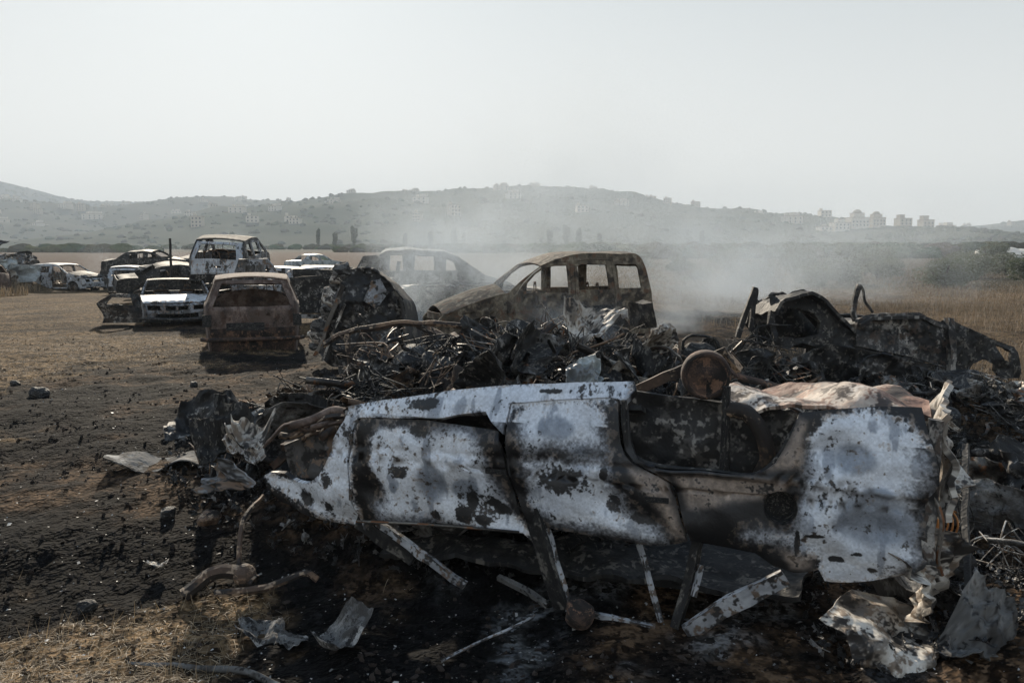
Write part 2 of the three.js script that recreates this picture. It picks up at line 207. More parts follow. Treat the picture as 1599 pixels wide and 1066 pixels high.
{
  const lines = (lo, hi, step, min, max, k) => { const a = []; for (let v = lo; v <= hi + 1e-6; v += step) a.push(v); let s = step, v = hi; while (v < max) { s *= k; v += s; a.push(v); } s = step; v = lo; while (v > min) { s *= k; v -= s; a.unshift(v); } return a; };
  const X = lines(-6.5, 6, 0.06, -2600, 2600, 1.09), Z = lines(-14, -2.6, 0.06, -2600, 60, 1.07), pos = [], col = [], uv = [], idx = [];
  for (const z of Z) for (const x of X) {
    pos.push(x, gy(x, z), z); uv.push(x, z);
    const s = straw(x, z), n1 = fbm(x * 0.6, z * 0.6, 21, 4), n2 = fbm(x * 5, z * 5, 22, 3);
    const n4 = fbm(x * 2.2, z * 2.2, 24, 4);
    let c = [0.016, 0.0125, 0.0105].map((v, i) => lerp(v, [0.12, 0.076, 0.045][i], sstep(0.4, 0.66, n2 * 0.6 + n4 * 0.4)));
    c = c.map((v, i) => lerp(v, [0.008, 0.0075, 0.0075][i], sstep(0.5, 0.64, n1)));
    const st = [0.25, 0.168, 0.092].map((v, i) => lerp(v, [0.1, 0.067, 0.039][i], sstep(0.38, 0.62, n2 * 0.6 + n4 * 0.4)));
    c = c.map((v, i) => lerp(v, st[i], s));
    const ashy = sstep(0.56, 0.72, fbm(x * 3.2, z * 3.2, 26, 4)) * sstep(1, 0.3, Math.hypot((x - 0.7) / 2.4, (z + 4.6) / 1.1)) * 0.8; c = c.map((v, i) => lerp(v, [0.17, 0.175, 0.18][i], ashy));
    const f = sstep(-34, -46, z), red = sstep(0, -30, x) * sstep(-60, -70, z) * sstep(-330, -250, z), grn = sstep(-150, -210, z) * (1 - 0.9 * red);
    let fc = [0.15, 0.115, 0.075].map((v, i) => lerp(v, [0.09, 0.078, 0.05][i], sstep(0.42, 0.6, fbm(x * 0.05, z * 0.05, 31, 4))));
    fc = fc.map((v, i) => lerp(lerp(v, [0.12, 0.072, 0.052][i], red), [0.04, 0.046, 0.028][i], grn));
    col.push(...c.map((v, i) => lerp(v, fc[i], f)));
  }
  for (let j = 0; j < Z.length - 1; j++) for (let i = 0; i < X.length - 1; i++) { const a = j * X.length + i, b = a + 1, c = a + X.length, d = c + 1; idx.push(a, c, b, b, c, d); }
  const g = new THREE.BufferGeometry(); g.setAttribute('position', new THREE.Float32BufferAttribute(pos, 3)); g.setAttribute('color', new THREE.Float32BufferAttribute(col, 3)); g.setAttribute('uv', new THREE.Float32BufferAttribute(uv, 2)); g.setIndex(idx); g.computeVertexNormals();
  const m = burnt(0xd8d4ce, [[0xffffff, 30, 0.58, 0.06, 3], [0x8a8680, 24, 0.56, 0.06, 3], [0x5a5651, 40, 0.6, 0.04, 2], [0xffffff, 60, 0.7, 0.02, 2]], { tile: 2.3, size: 1024, rough: 0.95, bump: 0.04, grain: 0.6, spec: 0.15 });
  m.vertexColors = true;
  setting('burnt_ground', g, m);
}

// ------------------------------------------------------------------ hills: ridge heights (metres) along x at a distance, falling to the plain towards the camera
const HILLS = [
  ['far_mountain', 2050, 700, [[-1600, 194], [-1260, 185], [-1193, 166], [-1132, 150], [-1064, 136], [-942, 128], [-783, 122], [-593, 113], [-380, 69], [-152, 0]], [0.12, 0.13, 0.13]],
  ['town_hill', 1500, 950, [[-1300, 95], [-920, 100], [-860, 95], [-820, 93], [-760, 89], [-680, 82], [-620, 68], [-540, 54], [-400, 30], [-250, 0]], [0.115, 0.118, 0.1]],
  ['town_hill', 1800, 1000, [[-990, 54], [-792, 87], [-693, 114], [-621, 122], [-567, 121], [-504, 113], [-333, 116], [-216, 126], [0, 108], [180, 0]], [0.115, 0.118, 0.1]],
  ['wooded_hill', 1450, 950, [[-560, 20], [-420, 70], [-290, 92], [-230, 99], [-95, 106], [22, 112], [93, 111], [140, 105], [180, 97], [230, 85], [316, 76], [342, 80], [378, 67], [421, 57], [458, 54], [493, 51], [600, 30], [760, 0]], [0.095, 0.102, 0.08]],
  ['castle_hill', 850, 330, [[200, 0], [250, 3], [288, 17], [321, 25], [347, 29], [373, 31], [393, 31], [419, 28], [445, 18], [462, 9], [482, 0]], [0.075, 0.082, 0.06]],
  ['wooded_hill', 1900, 900, [[850, 40], [936, 60], [995, 63], [1068, 68], [1140, 76], [1230, 87], [1400, 78], [1700, 60], [2000, 0]], [0.1, 0.105, 0.09]],
];
function hillY([, D, depth, ridge], x, z) {
  const s = clamp((-z - (D - depth)) / depth, 0, 2);
  const k = s <= 1 ? Math.pow(sstep(0, 1, s), 0.85) : 1 - sstep(1, 2, s) * 0.8;
  const h = at(ridge, x) - 4; return 4.5 + h * k + (h > 1 ? (fbm(x * 0.012, z * 0.012, 41, 4) - 0.5) * Math.min(h, 60) * 0.4 * Math.min(1, k * 2) * (1 - 0.75 * sstep(0.75, 1, s)) : 0) - 1.5;
}
for (const H of HILLS) {
  const [name, D, depth, ridge, c] = H, x0 = ridge[0][0], x1 = ridge[ridge.length - 1][0], nx = 150, nz = 60, pos = [], col = [], idx = [];
  for (let j = 0; j <= nz; j++) for (let i = 0; i <= nx; i++) {
    const x = lerp(x0, x1, i / nx), z = -(D - depth) - (j / nz) * depth * 1.6; pos.push(x, hillY(H, x, z), z);
    const n = fbm(x * 0.02, z * 0.02, 51, 4), q = sstep(0.42, 0.62, n); col.push(lerp(c[0], 0.17, q * 0.4), lerp(c[1], 0.16, q * 0.4), lerp(c[2], 0.13, q * 0.4));
  }
  for (let j = 0; j < nz; j++) for (let i = 0; i < nx; i++) { const a = j * (nx + 1) + i, b = a + 1, d = a + nx + 1; idx.push(a, b, d, b, d + 1, d); }
  const g = new THREE.BufferGeometry(); g.setAttribute('position', new THREE.Float32BufferAttribute(pos, 3)); g.setAttribute('color', new THREE.Float32BufferAttribute(col, 3)); g.setIndex(idx); g.computeVertexNormals();
  setting(name, g, new THREE.MeshPhysicalMaterial({ vertexColors: true, roughness: 1, specularIntensity: 0 }));
}

// ------------------------------------------------------------------ vegetation
function leafCrown(seed, n, rx, ry, leaf) {       // many small leaf faces through a lumpy volume
  const g = rng(seed), pos = [], nor = [], uv = [], lobes = [...Array(9)].map(() => { const a = g() * 6.283, q = g() * 0.62; return [Math.cos(a) * q * rx, (g() - 0.4) * ry * 0.9, Math.sin(a) * q * rx, rr(0.3, 0.52, g)]; });
  for (let i = 0; i < n; i++) {
    const l = lobes[Math.floor(g() * lobes.length)], d = new THREE.Vector3(g() - 0.5, g() - 0.5, g() - 0.5).normalize().multiplyScalar(Math.cbrt(g()) * l[3]);
    const c = new THREE.Vector3(l[0] + d.x * rx, l[1] + d.y * ry, l[2] + d.z * rx), s = leaf * rr(0.6, 1.4, g), q = new THREE.Quaternion().setFromEuler(new THREE.Euler(g() * 6, g() * 6, g() * 6));
    const nn = new THREE.Vector3(0, 0, 1).applyQuaternion(q); for (const [a, b] of [[-1, -0.4], [1, -0.4], [0, 0.9]]) { const v = new THREE.Vector3(a * s, b * s, 0).applyQuaternion(q).add(c); pos.push(v.x, v.y, v.z); nor.push(nn.x, nn.y, nn.z); uv.push(a, b); }
  }
  const o = new THREE.BufferGeometry(); o.setAttribute('position', new THREE.Float32BufferAttribute(pos, 3)); o.setAttribute('normal', new THREE.Float32BufferAttribute(nor, 3)); o.setAttribute('uv', new THREE.Float32BufferAttribute(uv, 2)); return o;
}
const leafMat = [0x565c42, 0x5f6349, 0x4f563e].map((c) => new THREE.MeshPhysicalMaterial({ color: c, roughness: 0.95, transmission: 0.35, thickness: 0, side: THREE.DoubleSide }));
const barkMat = new THREE.MeshStandardMaterial({ color: 0x4a3f34, roughness: 1 });
const crowns = [1, 2, 3, 4].map((s) => leafCrown(s * 13, 3400, 1.5, 0.95, 0.05));
const trunks = [1, 2].map((s) => merge([tube([[0, -0.2, 0], [0.06 * s, 0.4, 0.03], [-0.05, 0.9, 0.06 * s]], 0.09, 6), ...[0, 1, 2, 3].map((k) => tube([[0.04 * s, 0.5, 0.03], [Math.cos(k * 1.6 + s) * 0.35, 0.95, Math.sin(k * 1.6 + s) * 0.35], [Math.cos(k * 1.6 + s) * 0.6, 1.4, Math.sin(k * 1.6 + s) * 0.6]], 0.035, 5))]));
const OLIVES = [[11.5, 39, 1.0], [13.8, 37, 1.05], [16.2, 41, 1.1], [18.6, 36, 1.15], [21.5, 40, 1.2], [24, 38, 1.3], [27, 43, 1.3], [14.5, 50, 1.2], [18.5, 52, 1.3], [23, 54, 1.35], [28, 52, 1.5], [33, 56, 1.5], [12, 60, 1.2], [17, 66, 1.4], [23.5, 70, 1.5], [30, 68, 1.6], [37, 70, 1.7], [43, 66, 1.7], [21, 84, 1.6], [30, 88, 1.7], [39, 90, 1.8], [49, 86, 1.8], [9.6, 44, 0.9], [12.6, 45, 1.0], [17.5, 45.5, 1.1], [20.6, 47, 1.2], [25.5, 48, 1.25], [31, 47, 1.4], [35, 51, 1.5], [20, 59, 1.3], [26.5, 61, 1.4], [11, 72, 1.3], [8.5, 80, 1.4], [34, 78, 1.6]];
OLIVES.forEach(([x, z, s], i) => {
  const t = thing('olive_tree', i === 5 ? 'bushy olive tree at the edge of the dry grass by the white rubble' : (z < 45 ? 'low olive tree in the nearest row of the hazy grove' : z < 62 ? 'olive tree in the middle of the hazy grove' : 'faint olive tree at the back of the hazy grove') + (x > 22 ? ' towards the rubble bank' : ' towards the smoke'), 'tree', 'olive trees in the grove');
  x *= 1.2; z *= 1.2; s *= 0.9; put(t, x, gy(x, -z) - 0.25, -z, i * 1.7); t.scale.set(s * 1.25, s * rr(0.8, 1.05), s * 1.25);
  part('trunk', trunks[i % 2], barkMat, t); part('crown', crowns[i % 4], leafMat[i % 3], t).position.y = 0.95;
});
const cyCrown = [5, 6].map((s) => leafCrown(s * 19, 2600, 1.3, 4.0, 0.22));
const cyTrunk = new THREE.CylinderGeometry(0.1, 0.22, 3, 7);
[[-105, 455, 1.5], [-97, 458, 1.2], [-83, 440, 1.6], [-60, 470, 1.2], [-42, 430, 1.3], [-30, 440, 1.5], [-25, 436, 1.2], [20, 450, 1.4], [29, 448, 1.7], [36, 452, 1.5], [95, 420, 1.3], [-160, 480, 1.3], [-31, 445, 1.1], [48, 460, 1.2]].forEach(([x, z, s], i) => {
  const t = thing('cypress_tree', 'slim dark cypress standing in the haze at the foot of the hills', 'tree', 'cypresses at the foot of the hills');
  put(t, x, gy(x, -z) - 0.5, -z, i); t.scale.setScalar(s); part('trunk', cyTrunk, barkMat, t).position.y = 1.2; part('crown', cyCrown[i % 2], leafMat[2], t).position.y = 4.6;
});
{   // woods and scrub on the hills and the tree belts on the plain, too far to tell trees apart
  const clump = jitter(new THREE.IcosahedronGeometry(1, 2), 0.45, 1.3, 4), g = rng(99), L = [], C = [];
  for (let k = 0; k < 11000; k++) {
    const H = HILLS[k % 6], x0 = H[3][0][0], x1 = H[3][H[3].length - 1][0], x = lerp(x0, x1, g()), s = g(), z = -(H[1] - H[2]) - H[2] * (0.06 + 0.94 * s), y = hillY(H, x, z);
    if (y < 6 || fbm(x * 0.02, z * 0.02, 51, 4) > 0.6) continue;
    const q = rr(0.9, 2.6, g) * (H[1] > 1800 ? 1.3 : 1) * (k % 6 === 4 ? 0.6 : 1); L.push(M4(x, y + q * 0.2, z, [0, g() * 6, 0], [q * 1.4, q, q * 1.4])); C.push(new THREE.Color().setRGB(rr(0.11, 0.14, g), rr(0.115, 0.145, g), rr(0.095, 0.115, g)));
  }
  for (let k = 0; k < 3200; k++) {
    const z = -[150, 190, 250, 330, 420, 500][k % 6] - g() * 30, x = (g() * 2 - 1) * -z * 0.85; if (fbm(x * 0.02, z * 0.02, 61, 3) < 0.47) continue; if (k % 6 < 2 && x < 10) continue;
    const q = rr(0.9, 2.1, g); L.push(M4(x, gy(x, z) + q * 0.5, z, [0, g() * 6, 0], [q * 1.6, q, q * 1.6])); C.push(new THREE.Color().setRGB(rr(0.05, 0.09, g), rr(0.06, 0.09, g), rr(0.035, 0.05, g)));
  }
  stuff('distant_scrub', clump, new THREE.MeshPhysicalMaterial({ roughness: 1, specularIntensity: 0 }), L, 'hazy scrub and tree belts on the plain and far hillsides', 'scrub', C);
}

// ------------------------------------------------------------------ houses on the hills and the big houses on the knoll
const wallMats = [0xcdc4b6, 0xd6cfc3, 0xbdb2a2].map((c) => new THREE.MeshStandardMaterial({ color: c, roughness: 0.95 })), winMat = new THREE.MeshStandardMaterial({ color: 0x2c2c2e, roughness: 0.4 }), roofMat = new THREE.MeshStandardMaterial({ color: 0x9b8f80, roughness: 1 });
const win = new THREE.BoxGeometry(1.3, 1.5, 0.3);
function blocks(parent, list, mat) { for (const [n, x, y, z, w, h, d] of list) part(n, new THREE.BoxGeometry(w, h, d).translate(x, y + h / 2, z), n === 'wall' ? mat : roofMat, parent); }
function windows(parent, n, floors, w, h, z) { for (let f = 0; f < floors; f++) for (let i = 0; i < n; i++) part('window', win, winMat, parent).position.set(lerp(-w / 2, w / 2, (i + 0.5) / n), 1.9 + f * h, z + 0.02); }
const proto = [0, 1, 2, 3].map((k) => { const g = new THREE.Group(), w = [11, 14, 9, 17][k], d = 10, h = [6.4, 6.6, 9.6, 7][k]; blocks(g, [['wall', 0, 0, 0, w, h, d], ['roof', 0, h, 0, w + 0.6, 0.5, d + 0.6], ...(k % 2 ? [['wall', w * 0.2, h + 0.5, -1, w * 0.45, 2.8, d * 0.6]] : []), ['wall', -w * 0.3, h + 0.5, -2, 2.6, 2.4, 2.6]], wallMats[k % 3]); windows(g, 3, k === 2 ? 3 : 2, w, 3.1, d / 2); return g; });
{
  const g = rng(404); let made = 0;
  const spots = [[1, 62, -1150, -520], [2, 50, -900, 100], [3, 34, -480, 480], [5, 22, 880, 1400]];
  const words = ['on the hazy hillside to the left', 'on the slopes behind the cypresses', 'on the wooded hill behind the smoke', 'on the ridge beyond the knoll'];
  spots.forEach(([hi, n, x0, x1], si) => { for (let k = 0; k < n; k++) {
    const H = HILLS[hi], x = rr(x0, x1, g), s = rr(0.25, 0.98, g), z = -(H[1] - H[2]) - H[2] * s, y = hillY(H, x, z); if (y < 5) continue;
    const pk = Math.floor(g() * 4), o = proto[pk].clone(); o.name = numbered('hillside_house'); put(o, x, y - 1, z, rr(-0.6, 0.6, g)); o.scale.setScalar(rr(0.8, 1.25, g)); scene.add(o); tag(o, ['pale flat-roofed house with a small stair tower ', 'pale house with a rooftop room ', 'narrow three-storey house ', 'long pale house with a rooftop room '][pk] + words[si], 'house', 'houses ' + words[si]); made++;
  } });
}
const domeG = new THREE.SphereGeometry(1, 16, 8, 0, 6.2832, 0, 1.5708);
function villa(px, py, w, h, d, D, label, o = {}) {       // px, y base in metres on the knoll
  const t = thing('hilltop_villa', label, 'house', 'large houses on the knoll'); put(t, px, py + 2.5, -D, o.turn ?? 0.15);
  blocks(t, [['wall', 0, -2, 0, w, h + 2, d], ['roof', 0, h, 0, w + 0.8, 0.5, d + 0.8], ...(o.up ? [['wall', o.up[0], h + 0.5, 0, o.up[1], o.up[2], d * 0.6], ['roof', o.up[0], h + 0.5 + o.up[2], 0, o.up[1] + 0.8, 0.4, d * 0.6 + 0.8]] : [])], wallMats[o.m ?? 0]);
  if (o.dome) { const m = part('dome', domeG, roofMat, t); m.scale.set(o.dome, o.dome * 0.8, o.dome); m.position.set(o.up?.[0] ?? 0, h + (o.up ? o.up[2] + 0.9 : 0.5), 0); }
  windows(t, Math.max(2, Math.round(w / 4)), Math.max(1, Math.floor(h / 3.2)), w, 3.1, d / 2); return t;
}
villa(345, 27, 19, 9, 14, 840, 'tallest domed mansion on the knoll with stepped upper floor', { up: [0, 11, 4], dome: 4.4 });
villa(365, 28, 14, 8, 12, 842, 'square domed mansion beside the tallest one on the knoll', { up: [0, 9, 3], dome: 3.6, m: 2 });
villa(327, 24, 16, 7, 12, 838, 'mansion with a wide flat cornice left of the tallest domed one', { up: [0, 8, 3.4], m: 1 });
villa(311, 20, 12, 7, 11, 836, 'small domed villa stepping down the knoll', { dome: 3, m: 1 });
villa(291, 15, 15, 6, 11, 832, 'low domed villa at the lower end of the terraces', { dome: 2.6 });
villa(394, 28.5, 13, 7, 11, 846, 'plain boxy house on the bare right side of the knoll', { up: [-3, 5, 3], m: 2 });
villa(417, 26, 12, 8, 10, 846, 'rightmost house on the knoll with a stepped tower', { up: [-2, 6, 3.5], m: 2 });
villa(262, 4, 22, 6, 10, 800, 'long pale terrace building low on the knoll slope', { m: 1 });
villa(286, 6, 18, 5, 10, 795, 'low house with arches at the foot of the knoll', { m: 2 });
villa(305, 10, 26, 4, 6, 815, 'long retaining terrace below the domed houses', { m: 1, turn: 0.05 });
{   // pale rubble bank at the far edge of the grove
  const g = rng(5), rock = [1, 2, 3].map((s) => jitter(new THREE.IcosahedronGeometry(1, 2), 0.35, 1.2, s)), L = [];
  for (let k = 0; k < 420; k++) { const t = g(); L.push(M4(lerp(62, 120, t) + rr(-3, 3, g), rr(0, 0.8, g) + 0.9, -lerp(108, 150, t) + rr(-3, 3, g), [g() * 6, g() * 6, 0], rr(0.3, 1.1, g))); }
  stuff('white_rubble', rock[0], wallMats[1], L, 'pale rubble bank along the far edge of the grove', 'rubble');
}

// ------------------------------------------------------------------ car shells
const rimG = new THREE.LatheGeometry([[0.02, 0.05], [0.07, 0.06], [0.09, 0.02], [0.13, 0.0], [0.165, 0.03], [0.175, 0.09], [0.2, 0.1], [0.2, 0.07], [0.185, 0.05], [0.18, -0.06], [0.2, -0.09], [0.2, -0.11], [0.17, -0.09], [0.14, -0.05], [0.02, -0.05]].map((p) => new THREE.Vector2(...p)), 20).rotateX(Math.PI / 2);
const dents = (a, f, s) => (p) => { const [x, y, z] = p; return [x + a * 0.6 * (fbm(x * f + s, y * f, z * f, 3) - 0.5), y + a * (fbm(x * f, y * f + s, z * f + 9, 3) - 0.5), z + a * (fbm(x * f + 5, y * f, z * f + s, 3) - 0.5)]; };
function makeCar(t, s) {
  const { L, w, belt = 0.92, tumble = 0.32, sill = 0.16, prof, mats } = s, warp = s.warp ?? ((p) => p), top = (x) => at(s.topLine ?? prof.filter((p, i, a) => i > 0 && i < a.length - 1).sort((a, b) => a[0] - b[0]), x);
  const W = (x, y) => w * (1 - 0.13 * Math.pow(Math.abs((2 * x) / L - 1), 3.5)) - (y > belt ? tumble * (y - belt) : 0.05 * Math.pow((belt - y) / belt, 2)) + (Math.abs(y - belt * 0.72) < 0.03 ? 0.012 : 0);
  const side = (sg) => (x, y) => warp([x, y, sg * W(x, y)]), E = s.edge ?? 0.16;
  // outline with wheel arches
  const out = [...prof], [ar, af] = s.arches ?? [[0.68, 0.31], [L - 0.72, 0.31]];
  const arc = ([cx, r]) => [...Array(9)].map((_, i) => { const a = (i / 8) * Math.PI; return [cx + r * Math.cos(a), sill + 0.08 + r * 1.05 * Math.sin(a)]; });
  out.push([af[0] + af[1] + 0.02, sill], ...arc(af), [af[0] - af[1] - 0.02, sill], [ar[0] + ar[1] + 0.02, sill], ...arc(ar), [ar[0] - ar[1] - 0.02, sill]);
  const samp = (x0, x1, off, min) => [...Array(6)].map((_, i) => lerp(x1, x0, i / 5)).map((x) => [x, top(x) - off]).filter((p) => p[1] > min);
  const pane = (x0, x1, off = 0.1, low = 0.03) => [[x0, belt + low], [x1, belt + low], ...samp(x0 + 0.02, x1 - 0.02, off, belt + low + 0.05)];
  const doors = (s.doors ?? []).map(([x0, x1, cut]) => ({ poly: [...(cut ? [[x0 + cut, sill + 0.06], [x0 + cut * 0.7, sill + 0.28], [x0, sill + 0.5]] : [[x0, sill + 0.06]]), [x1, sill + 0.06], [x1, belt - 0.03], ...samp(x0, x1, 0.065, belt), [x0, belt - 0.02]].filter((p, i, a) => !i || Math.hypot(p[0] - a[i - 1][0], p[1] - a[i - 1][1]) > 0.01), win: pane(x0 + 0.08, x1 - 0.07, 0.12) }));
  const shrink = (poly, d) => { const c = poly.reduce((a, p) => [a[0] + p[0] / poly.length, a[1] + p[1] / poly.length], [0, 0]); return poly.map(([x, y]) => [x + Math.sign(c[0] - x) * Math.min(d, Math.abs(c[0] - x)), y + Math.sign(c[1] - y) * Math.min(d, Math.abs(c[1] - y))]); };
  for (const sg of [1, -1]) {
    part('body_side', sheet(out, side(sg), { holes: [...doors.map((d) => d.poly), ...(s.panes ?? []).map(([a, b]) => pane(a, b))], t: 0.035, edge: E, flip: sg < 0 }), mats.side ?? mats.body, t);
    doors.forEach((d, i) => {
      if ((s.missing ?? []).includes(sg * (i + 1))) return;
      const m = part('door', sheet(shrink(d.poly, 0.007), (x, y) => { const p = [x, y, sg * (W(x, y) + 0.004)]; return warp(p); }, { holes: [d.win], t: 0.04, edge: E, flip: sg < 0 }), mats.door ?? mats.body, t);
      if (s.handles !== false) { const hx = d.poly[0][0] + 0.12, p = warp([hx, belt - 0.12, sg * (W(hx, belt - 0.12) + 0.012)]); part('handle', new THREE.BoxGeometry(0.14, 0.035, 0.025).translate(...p), M.soot, m); }
    });
  }
  const strip = (name, x0, x1, mat, drop = 0.05, holes = []) => part(name, sheet([[x0, -1], [x1, -1], [x1, 1], [x0, 1]].map(([x, v]) => [x, v]), (x, v) => { const y = top(x); return warp([x, y + 0.006 - drop * v * v + drop, v * (W(x, y) - 0.004)]); }, { t: 0.025, edge: 0.22, flip: true, holes }), mat ?? mats.body, t);
  for (const [n, a, b, m, drop] of s.strips ?? []) strip(n, a, b, m, drop);
  const rx = (y) => at(prof.slice(0, s.rearN ?? 5).map((p) => [p[1], p[0]]), y), fx = (y) => at(prof.slice(-(s.frontN ?? 4)).map((p) => [p[1], p[0]]).sort((a, b) => a[0] - b[0]), y);
  if (s.rear) part(s.rear.name ?? 'tailgate', sheet([[-0.985, s.rear.y0], [0.985, s.rear.y0], [0.985, s.rear.y1], [-0.985, s.rear.y1]], (v, y) => { const x = rx(y); return warp([x + 0.05 * v * v - 0.012 - (Math.abs(v) < 0.6 && Math.abs(y - 0.62) < 0.09 ? -0.02 : 0), y, v * W(x, y)]); }, { holes: s.rear.holes ?? [], t: 0.03, edge: 0.14 }), mats.rear ?? mats.body, t);
  if (s.rearLow) part('rear_bumper', sheet([[-0.99, s.rearLow[0]], [0.99, s.rearLow[0]], [0.99, s.rearLow[1]], [-0.99, s.rearLow[1]]], (v, y) => { const x = rx(y); return warp([x + 0.06 * v * v - 0.05, y, v * W(x, y)]); }, { t: 0.05, edge: 0.14 }), mats.low ?? mats.body, t);
  if (s.front) part('front_panel', sheet([[-0.97, s.front.y0], [0.97, s.front.y0], [0.97, s.front.y1], [-0.97, s.front.y1]], (v, y) => { const x = fx(y); return warp([x - 0.1 * v * v + 0.012, y, v * W(x - 0.1, y)]); }, { holes: s.front.holes ?? [], t: 0.03, edge: 0.14, flip: true }), mats.front ?? mats.body, t);
  // what is left inside: floor, dashboard bar, seat frames
  part('floor_pan', sheet([[0.1, -0.95], [L - 0.2, -0.95], [L - 0.2, 0.95], [0.1, 0.95]], (x, v) => warp([x, sill + 0.04, v * w * 0.93]), { t: 0.03, edge: 0.5, flip: true }), M.soot, t);
  part('bulkhead', sheet([[-0.9, sill], [0.9, sill], [0.9, belt - 0.04], [-0.9, belt - 0.04]], (v, y) => warp([s.cowl ?? L * 0.72, y, v * w * 0.95]), { t: 0.05, edge: 0.4 }), M.soot, t);
  if (s.seats !== false) for (const [sx, n] of s.seatRows ?? [[L * 0.5, 2], [L * 0.27, 2]]) for (let k = 0; k < n; k++) {
    const z = (k - (n - 1) / 2) * 0.66, q = (a) => warp(a), g = merge([tube([[sx, 0.35, z - 0.22], [sx - 0.12, 0.95, z - 0.2], [sx - 0.13, 1.0, z], [sx - 0.12, 0.95, z + 0.2], [sx, 0.35, z + 0.22]].map(q), 0.018, 5, 16), tube([[sx, 0.35, z - 0.22], [sx + 0.45, 0.38, z - 0.22], [sx + 0.45, 0.38, z + 0.22], [sx, 0.35, z + 0.22]].map(q), 0.018, 5, 14), ...[-0.06, 0.06].map((o) => tube([[sx - 0.13, 0.98, z + o], [sx - 0.14, 1.16, z + o], [sx - 0.14, 1.18, z]].map(q), 0.008, 4, 8)), ...[0.55, 0.7, 0.85].map((y) => tube([[sx - 0.06, y, z - 0.2], [sx - 0.03, y + 0.02, z], [sx - 0.06, y, z + 0.2]].map(q), 0.008, 4, 6))]);
    part('seat_frame', g, M.brown, t);
  }
  for (const [ax, i] of [[ar[0], 0], [af[0], 1]]) for (const sg of [1, -1]) if (!(s.noWheel ?? []).includes(i)) { const m = part('wheel_rim', rimG, M.steel, t); m.position.set(...warp([ax, 0.2, sg * (w - 0.14)])); if (sg < 0) m.rotation.y = Math.PI; }
  return { W, top, warp, rx, fx };
}
const hatch = { L: 3.7, w: 0.79, prof: [[0.08, 0.2], [0.0, 0.5], [0.06, 0.88], [0.36, 1.28], [0.5, 1.35], [1.2, 1.4], [1.9, 1.37], [2.15, 1.31], [2.78, 0.94], [3.4, 0.8], [3.62, 0.66], [3.7, 0.45], [3.66, 0.2]], rearN: 5, frontN: 4, doors: [[0.98, 1.72, 0.12], [1.78, 2.66]], panes: [[0.5, 0.9]], strips: [['roof', 0.46, 2.12], ['hood', 2.8, 3.6, undefined, 0.03]], rear: { y0: 0.45, y1: 1.3, holes: [[[-0.78, 0.92], [0.78, 0.92], [0.72, 1.22], [-0.72, 1.22]]] }, rearLow: [0.22, 0.45], front: { y0: 0.25, y1: 0.68, holes: [[[-0.35, 0.5], [0.35, 0.5], [0.35, 0.6], [-0.35, 0.6]], [[-0.88, 0.5], [-0.5, 0.5], [-0.5, 0.64], [-0.85, 0.64]], [[0.88, 0.5], [0.5, 0.5], [0.5, 0.64], [0.85, 0.64]]] }, cowl: 2.75 };
const sedan = { L: 4.3, w: 0.83, prof: [[0.06, 0.25], [0.0, 0.55], [0.05, 0.85], [0.15, 0.92], [0.75, 0.96], [1.2, 1.3], [1.4, 1.36], [2.0, 1.39], [2.5, 1.35], [3.15, 0.95], [4.05, 0.82], [4.24, 0.7], [4.3, 0.45], [4.26, 0.22]], rearN: 3, frontN: 4, doors: [[1.3, 2.1, 0.1], [2.16, 3.05]], strips: [['boot_lid', 0.12, 0.72, undefined, 0.02], ['roof', 1.3, 2.45], ['hood', 3.2, 4.16, undefined, 0.03]], rear: { y0: 0.45, y1: 0.9 }, rearLow: [0.25, 0.45], front: { y0: 0.26, y1: 0.74, holes: [[[-0.34, 0.55], [-0.04, 0.55], [-0.04, 0.67], [-0.34, 0.67]], [[0.34, 0.55], [0.04, 0.55], [0.04, 0.67], [0.34, 0.67]], [[-0.9, 0.54], [-0.5, 0.54], [-0.5, 0.68], [-0.88, 0.68]], [[0.9, 0.54], [0.5, 0.54], [0.5, 0.68], [0.88, 0.68]], [[-0.7, 0.3], [0.7, 0.3], [0.66, 0.44], [-0.66, 0.44]]] }, cowl: 3.12 };
function place(t, x, y, z, facing, L, tilt = 0, roll = 0) {   // facing: compass angle of the nose (0 = away from the camera, 90 = right); the shell's middle stands at x, z
  const a = THREE.MathUtils.degToRad(90 - facing); t.rotation.set(roll, a, tilt, 'YXZ'); const f = new THREE.Vector3(L / 2, 0, 0).applyEuler(t.rotation); t.position.set(x - f.x, y - f.y, z - f.z); return t;
}
const toHole = (p, w) => p;

